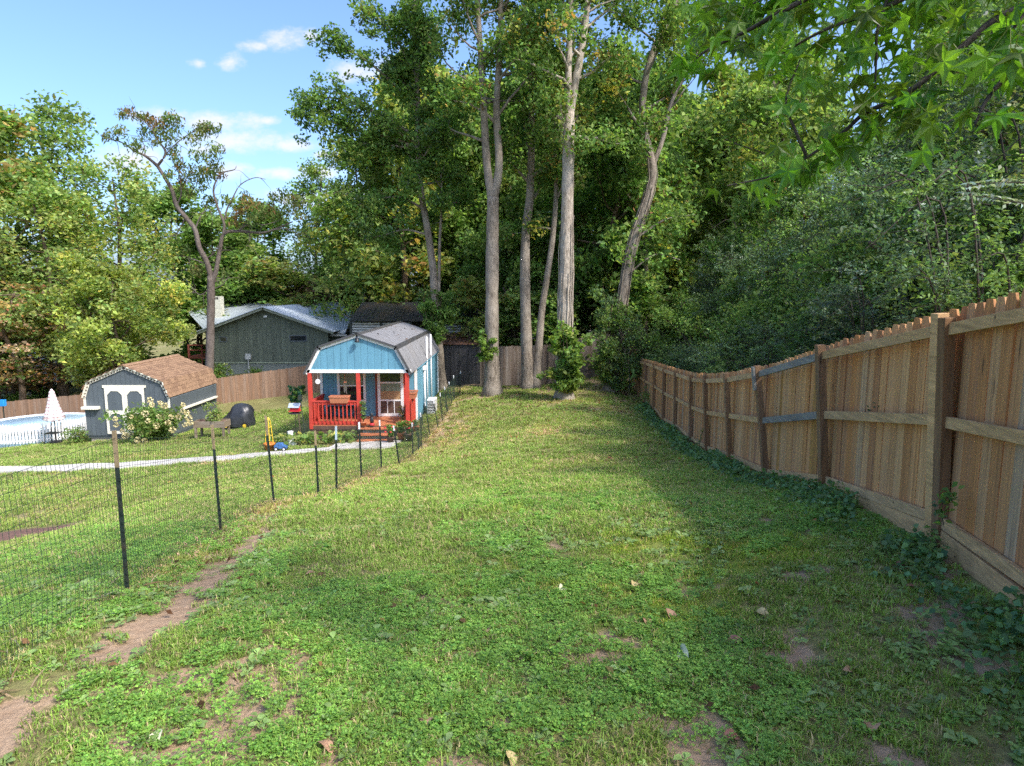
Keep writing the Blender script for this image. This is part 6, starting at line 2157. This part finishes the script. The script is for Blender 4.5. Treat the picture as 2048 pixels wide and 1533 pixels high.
def tuft(seed, n=24, h=.060, spread=.075, w=.0035):
    r2 = np.random.default_rng(seed); V = []; F = []; Cc = []; F3 = []
    for k in range(n):
        a = r2.random() * 6.28; rr = spread * math.sqrt(r2.random())
        b = np.array([math.cos(a) * rr, math.sin(a) * rr, -.008])
        az = r2.random() * 6.28; lean = r2.uniform(.2, 1.15)
        hh = h * r2.uniform(.45, 1.15); d = np.array([math.cos(az), math.sin(az), 0]); s = np.array([-d[1], d[0], 0]) * w * r2.uniform(.7, 1.4)
        m1 = b + d * hh * lean * .35 + (0, 0, hh * .62); t = b + d * hh * lean + (0, 0, hh * (1.05 - .45 * lean))
        i = len(V)
        V += [b - s, b + s, m1 + s * .85, m1 - s * .85, t + s * .12, t - s * .12]
        F += [(i, i + 1, i + 2, i + 3), (i + 3, i + 2, i + 4, i + 5)]
        g = r2.uniform(.75, 1.25); dry = r2.random() < .18
        c = np.array([.46, .37, .18]) * g if dry else np.array([.245, .365, .062]) * g
        Cc += [c * .8] * 2 + [c] * 2 + [c * 1.1] * 2
    return raw_mesh('tuft', V, np.array(F), M['blade'], colors=np.array(Cc))


def clover(seed, n=30, spread=.10, leaf=.019, h=.045):
    r2 = np.random.default_rng(seed); P = []; Cc = []
    for k in range(n):
        a = r2.random() * 6.28; rr = spread * math.sqrt(r2.random()); z = h * r2.uniform(.3, 1.1)
        a2 = r2.random() * 6.28; g = r2.uniform(.8, 1.25)
        for j in range(3):
            an = a2 + j * 2.09
            P.append((math.cos(a) * rr + math.cos(an) * leaf * .5, math.sin(a) * rr + math.sin(an) * leaf * .5, z)); Cc.append(np.array([.19, .37, .06]) * g)
    V, F, C2 = leaf_quads(np.array(P), leaf, r2, np.array(Cc), 2.2, .95, .02, .1)
    return raw_mesh('clover', V, F, M['weed'], colors=C2)


def rosette(seed, n=7, L=.10, col=(.22, .35, .10)):
    r2 = np.random.default_rng(seed); V = []; F = []; Cc = []
    for k in range(n):
        a = k * 6.283 / n + r2.normal() * .25; l = L * r2.uniform(.6, 1.15); w = l * r2.uniform(.24, .34)
        d = np.array([math.cos(a), math.sin(a), 0]); s = np.array([-d[1], d[0], 0]); rise = r2.uniform(.15, .55)
        prof = [(.02, .06), (.3, .25), (.55, 1.0), (.8, .8), (1.0, .08)]
        i = len(V)
        for t, ww in prof:
            c = d * l * t + np.array([0, 0, l * rise * math.sin(min(t, .9) * 2.2) * .8 + .006])
            V += [c - s * w * ww + (0, 0, w * ww * .3), c, c + s * w * ww + (0, 0, w * ww * .3)]
        for q in range(4):
            o_ = i + q * 3
            F += [(o_, o_ + 1, o_ + 4, o_ + 3), (o_ + 1, o_ + 2, o_ + 5, o_ + 4)]
        g = r2.uniform(.8, 1.2); Cc += [np.array(col) * g] * 15
    return raw_mesh('rosette', V, np.array(F), M['weed'], True, colors=np.array(Cc))


def sample(n, x0, x1, y0, y1, pow_=1.0):
    x = rg.uniform(x0, x1, n); y = y0 + (rg.random(n) ** pow_) * (y1 - y0)
    return x, y


def visible(x, y, m=1.6):
    return (np.abs(x) < (y * 1024 / FPX) * 1.06 + m) & (x < fence_x(np.clip(y, 2.8, 31)) - .05)


def clear(x, y):
    """keep tufts off the cabin, slabs and other footprints"""
    k = ~((x > -9.0) & (x < -3.6) & (y > 22.3) & (y < 33.2))
    k &= ~((x > SXL - .1) & (x < SXR + .1) & (y > SY - .1) & (y < SYB))
    k &= ~(np.hypot(x - PC[0], y - PC[1]) < RP + .1)
    k &= ~((x > -6.3) & (x < -3.9) & (y > 21.4) & (y < 22.9))
    pxs = np.array([at(*p)[:2] for p in pts_path])
    yl = np.interp(x, pxs[:, 0], pxs[:, 1])
    k &= ~((np.abs(y - yl) < .44) & (x < pxs[-1, 0]))
    k &= ~((((x - mb0[0] + .6) / 2.0) ** 2 + ((y - mb0[1]) / 1.0) ** 2) < 1)
    return k


pts_path = [(-40, 950, 21.4), (60, 940, 20.9), (160, 937, 20.5), (260, 934, 20.3), (360, 929, 20.3), (450, 921, 20.4), (520, 914, 20.7), (600, 906, 21.1), (668, 899, 21.5)]
mb0 = at(40, 1075, 12.2)


def field(n, y0, y1, xm0, xm1, dens_fn, scale_fn, nvar, tint_fn, pow_=1.0, lift=0.):
    x, y = sample(n, xm0, xm1, y0, y1, pow_)
    k = visible(x, y) & clear(x, y) & (rg.random(n) > 1.1 * np.exp(-(strip_dist(x, y) / .20) ** 2) * ss(.30, .52, fbm(x * 3.1, y * 3.1, 33)))
    x, y = x[k], y[k]
    k = rg.random(len(x)) < dens_fn(x, y)
    x, y = x[k], y[k]; N = len(x)
    P = np.stack([x, y, ground_z(x, y) + lift], 1)
    rot = np.stack([rg.normal(size=N) * .1, rg.normal(size=N) * .1, rg.random(N) * 6.283], 1)
    return P, rot, scale_fn(x, y) * rg.uniform(.7, 1.3, N), rg.integers(0, nvar, N), tint_fn(x, y)


def gtint(x, y):
    d, s, m_ = cover(x, y)
    n = fbm(x * .7, y * .7, 91)[:, None]; n2 = fbm(x * .25, y * .25, 92)[:, None]
    base = np.array([1., 1., 1.]) * (.75 + .5 * n)
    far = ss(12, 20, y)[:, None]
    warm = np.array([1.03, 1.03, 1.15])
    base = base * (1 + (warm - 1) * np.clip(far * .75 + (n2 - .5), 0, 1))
    base = base * (1 - s[:, None]) + np.array([1.7, 1.12, 1.8]) * s[:, None]
    base = base * (1 - m_[:, None] * .6) + np.array([1.25, 1.15, .5]) * m_[:, None] * .6
    return base


def gden(x, y):
    d, s, m_ = cover(x, y)
    return np.clip((1 - d * 1.1) * (.30 + .85 * ss(.3, .75, fbm(x * 2.1, y * 2.1, 55))), .09, 1)


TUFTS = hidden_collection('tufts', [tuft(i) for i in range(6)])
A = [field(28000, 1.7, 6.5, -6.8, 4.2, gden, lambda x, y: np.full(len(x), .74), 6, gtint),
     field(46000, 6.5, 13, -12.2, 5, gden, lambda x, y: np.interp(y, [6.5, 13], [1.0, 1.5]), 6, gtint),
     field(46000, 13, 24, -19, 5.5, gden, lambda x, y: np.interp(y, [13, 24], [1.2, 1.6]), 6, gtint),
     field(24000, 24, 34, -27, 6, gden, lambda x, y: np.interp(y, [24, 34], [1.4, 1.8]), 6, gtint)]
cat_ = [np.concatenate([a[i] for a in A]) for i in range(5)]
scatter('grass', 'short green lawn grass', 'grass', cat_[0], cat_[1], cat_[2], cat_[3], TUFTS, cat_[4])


def cden(x, y):
    d, s, m_ = cover(x, y)
    n = fbm(x * .8, y * .8, 63)
    return np.clip(ss(.44, .62, n + .08 * ss(-1.5, 2, x)) * (1 - d * .8) * ss(14, 8, y) * .85, 0, 1)


def ctint(x, y):
    n = fbm(x * 1.1, y * 1.1, 94)[:, None]
    return np.array([1., 1., 1.]) * (.75 + .55 * n) + np.array([.15, 0, 0]) * n


CLOV = hidden_collection('clover', [clover(i) for i in range(4)] + [clover(7, 22, .09, .028, .05)])
A = [field(13000, 1.9, 6.5, -5.5, 4.2, cden, lambda x, y: np.full(len(x), .62), 5, ctint), field(16000, 6.5, 14, -8, 5, cden, lambda x, y: np.full(len(x), .9), 5, ctint)]
cat_ = [np.concatenate([a[i] for a in A]) for i in range(5)]
scatter('clover', 'bright green clover patches in the lawn', 'clover', cat_[0], cat_[1], cat_[2], cat_[3], CLOV, cat_[4])
ROSE = hidden_collection('weeds', [rosette(i) for i in range(4)] + [rosette(9, 5, .075, (.14, .27, .07)), rosette(10, 9, .12, (.25, .37, .13))])
A = [field(9000, 1.9, 5.5, -4.8, 4.0, lambda x, y: .12 + .88 * ss(.45, .62, fbm(x * 1.2, y * 1.2, 66)), lambda x, y: np.clip(np.exp(rg.normal(size=len(x)) * .25) * .42, .25, .6), 6, ctint), field(7000, 5.5, 11, -7, 5, lambda x, y: .7 * ss(.45, .62, fbm(x * 1.2, y * 1.2, 66)), lambda x, y: np.full(len(x), .6), 6, ctint)]
cat_ = [np.concatenate([a[i] for a in A]) for i in range(5)]
scatter('weeds', 'broad-leaved weeds scattered through the near lawn', 'weeds', cat_[0], cat_[1], cat_[2], cat_[3], ROSE, cat_[4])

# straw along the wire fence
N = 5200
y = rg.uniform(3.5, 28, N); x = wire_x(y) + rg.normal(size=N) * .17 + .05
k = fbm(x * 1.5, y * 1.5, 12) > .47
x, y = x[k], y[k]; N = len(x)
P = np.stack([x, y, ground_z(x, y) + rg.random(N) * .07], 1)
tg = rg.normal(size=(N, 3)) * np.array([1, 1, .3])
V, F, Cc = leaf_quads(P, rg.uniform(.08, .26, N), rg, pick(rg, [((.38, .29, .18), 4), ((.26, .18, .11), 3), ((.45, .38, .26), 2)], N), .8, .05, .0, .25, tang=tg)
o = link('straw', raw_mesh('straw', V, F, M['leaf'], colors=Cc), kind='stuff'); o['label'] = 'dry cut grass lying along the wire fence'; o['category'] = 'straw'
# leaf litter
N = 9000
x = rg.uniform(-9, 5.6, N); y = 2.4 + (rg.random(N) ** .8) * 30
k = visible(x, y) & clear(x, y) & (rg.random(N) < np.interp(y, [3, 12, 20, 30], [.16, .22, .5, .8]))
k &= (x > wire_x(y) - .6) | (rg.random(N) < .12)
x, y = x[k], y[k]; N = len(x)
P = np.stack([x, y, ground_z(x, y) + .035], 1)
V, F, Cc = leaf_quads(P, rg.uniform(.06, .13, N) * np.interp(y, [3, 10], [.55, 1.]), rg, pick(rg, [((.12, .07, .04), 5), ((.25, .15, .08), 3), ((.40, .30, .12), 1.2), ((.32, .12, .06), .7)], N), 1.6, .6, .05, .3)
o = link('leaf_litter', raw_mesh('leaf_litter', V, F, M['leaf'], colors=Cc), kind='stuff'); o['label'] = 'small fallen leaves strewn over the far lawn'; o['category'] = 'leaf litter'
# leaves lying on the cabin and carport roofs
N = 60
y = rg.uniform(YF + 1, YB, N); x = XC + rg.uniform(.1, 1.35, N)
P = np.stack([x, y, 3.485 - (x - XC) * .338 + .02], 1)
V, F, Cc = leaf_quads(P, rg.uniform(.06, .12, N), rg, pick(rg, [((.10, .06, .04), 4), ((.28, .15, .07), 2)], N), 2.5, .6, .02)
o = link('roof_leaves', raw_mesh('roof_leaves', V, F, M['leaf'], colors=Cc), kind='stuff'); o['label'] = 'dead leaves scattered on the cabin roof'; o['category'] = 'leaf litter'
N = 500
x = rg.uniform(sa[0], sb[0], N); y = rg.uniform(35.1, 38.5, N)
P = np.stack([x, y, ztop_store + (y - 35.08) * .091 + .02], 1)
V, F, Cc = leaf_quads(P, rg.uniform(.08, .15, N), rg, pick(rg, [((.14, .07, .04), 4), ((.34, .17, .07), 2)], N), 1.5, .6, .02)
o = link('roof_leaves', raw_mesh('roof_leaves', V, F, M['leaf'], colors=Cc), kind='stuff'); o['label'] = 'dead leaves covering the roof of the dark metal store'; o['category'] = 'leaf litter'

# single large leaves lying on the near lawn
cup = lambda s: rosette_leaf(s)


def rosette_leaf(name, col, seed):
    r2 = np.random.default_rng(seed); V = []; F = []
    prof = [(0, .05), (.15, .55), (.4, .95), (.65, .85), (.87, .45), (1.0, .03)]
    for t, ww in prof:
        for q in (-1, -.5, 0, .5, 1):
            V.append((q * ww * .36 * r2.uniform(.9, 1.05), t - .5, .10 * (q * ww) ** 2 + .10 * math.sin(t * 3.1) + r2.normal() * .012))
    for i in range(5):
        for j in range(4):
            o_ = i * 5 + j
            F.append((o_, o_ + 1, o_ + 6, o_ + 5))
    return raw_mesh(name, V, F, plain(name + '_skin', col, .6, .2, 5, .3, 9), True)


LEAFK = [rosette_leaf('fallen_leaf', (.66, .63, .40), 1), rosette_leaf('fallen_leaf', (.42, .24, .14), 2), rosette_leaf('fallen_leaf', (.46, .36, .16), 3), rosette_leaf('fallen_leaf', (.30, .13, .09), 4)]


def ground_hit(px, py):
    lo, hi = 1.5, 40.
    for _ in range(40):
        mid = (lo + hi) / 2; p = at(px, py, mid)
        if p[2] > float(ground_z(p[0], p[1])):
            lo = mid
        else:
            hi = mid
    return at(px, py, hi)


FL = [(1366, 1312, 0, .20, 'large pale cream leaf lying in the grass at the lower right'), (1125, 1182, 0, .15, 'pale curled leaf near the middle of the near lawn'), (1268, 1172, 2, .13, 'small yellow leaf lying right of the pale curled leaf'),
      (1340, 1236, 1, .15, 'brown leaf standing on edge above the large cream leaf'), (1292, 1248, 1, .13, 'brown curled leaf left of the upright brown leaf'), (975, 1265, 1, .13, 'brown curled leaf left of the lawn centre'),
      (1470, 1288, 3, .14, 'reddish leaf right of the large cream leaf'), (315, 1480, 0, .13, 'pale leaf near the big weed at the lower left'), (855, 1449, 1, .13, 'tan leaf at the bottom of the lawn'), (650, 1500, 1, .14, 'tan leaf at the bottom left of the lawn'),
      (1020, 1522, 2, .11, 'orange-yellow leaf at the bottom edge'), (1462, 1478, 3, .12, 'pink-brown leaf at the lower right'), (1522, 1232, 2, .16, 'torn yellowish leaf in the right of the lawn'), (622, 1151, 1, .13, 'tan leaf in the left of the lawn'),
      (1700, 1350, 1, .13, 'tan leaf on the clover at the right'), (1798, 1135, 3, .13, 'reddish leaf near the right fence foot'), (1825, 1180, 3, .12, 'dark red leaf below the right fence post'), (1745, 1460, 1, .15, 'brown leaf at the lower right corner')]
for px, py, kd, s_, lab in FL:
    p = ground_hit(px, py)
    o = link('fallen_leaf', LEAFK[kd], None, p + (0, 0, .012), (rg.normal() * .35 + (1.0 if 'edge' in lab else 0), rg.normal() * .35, rg.random() * 6.28), (s_ * .8, s_ * .8, s_ * 1.1))
    tag(o, lab, 'leaf')
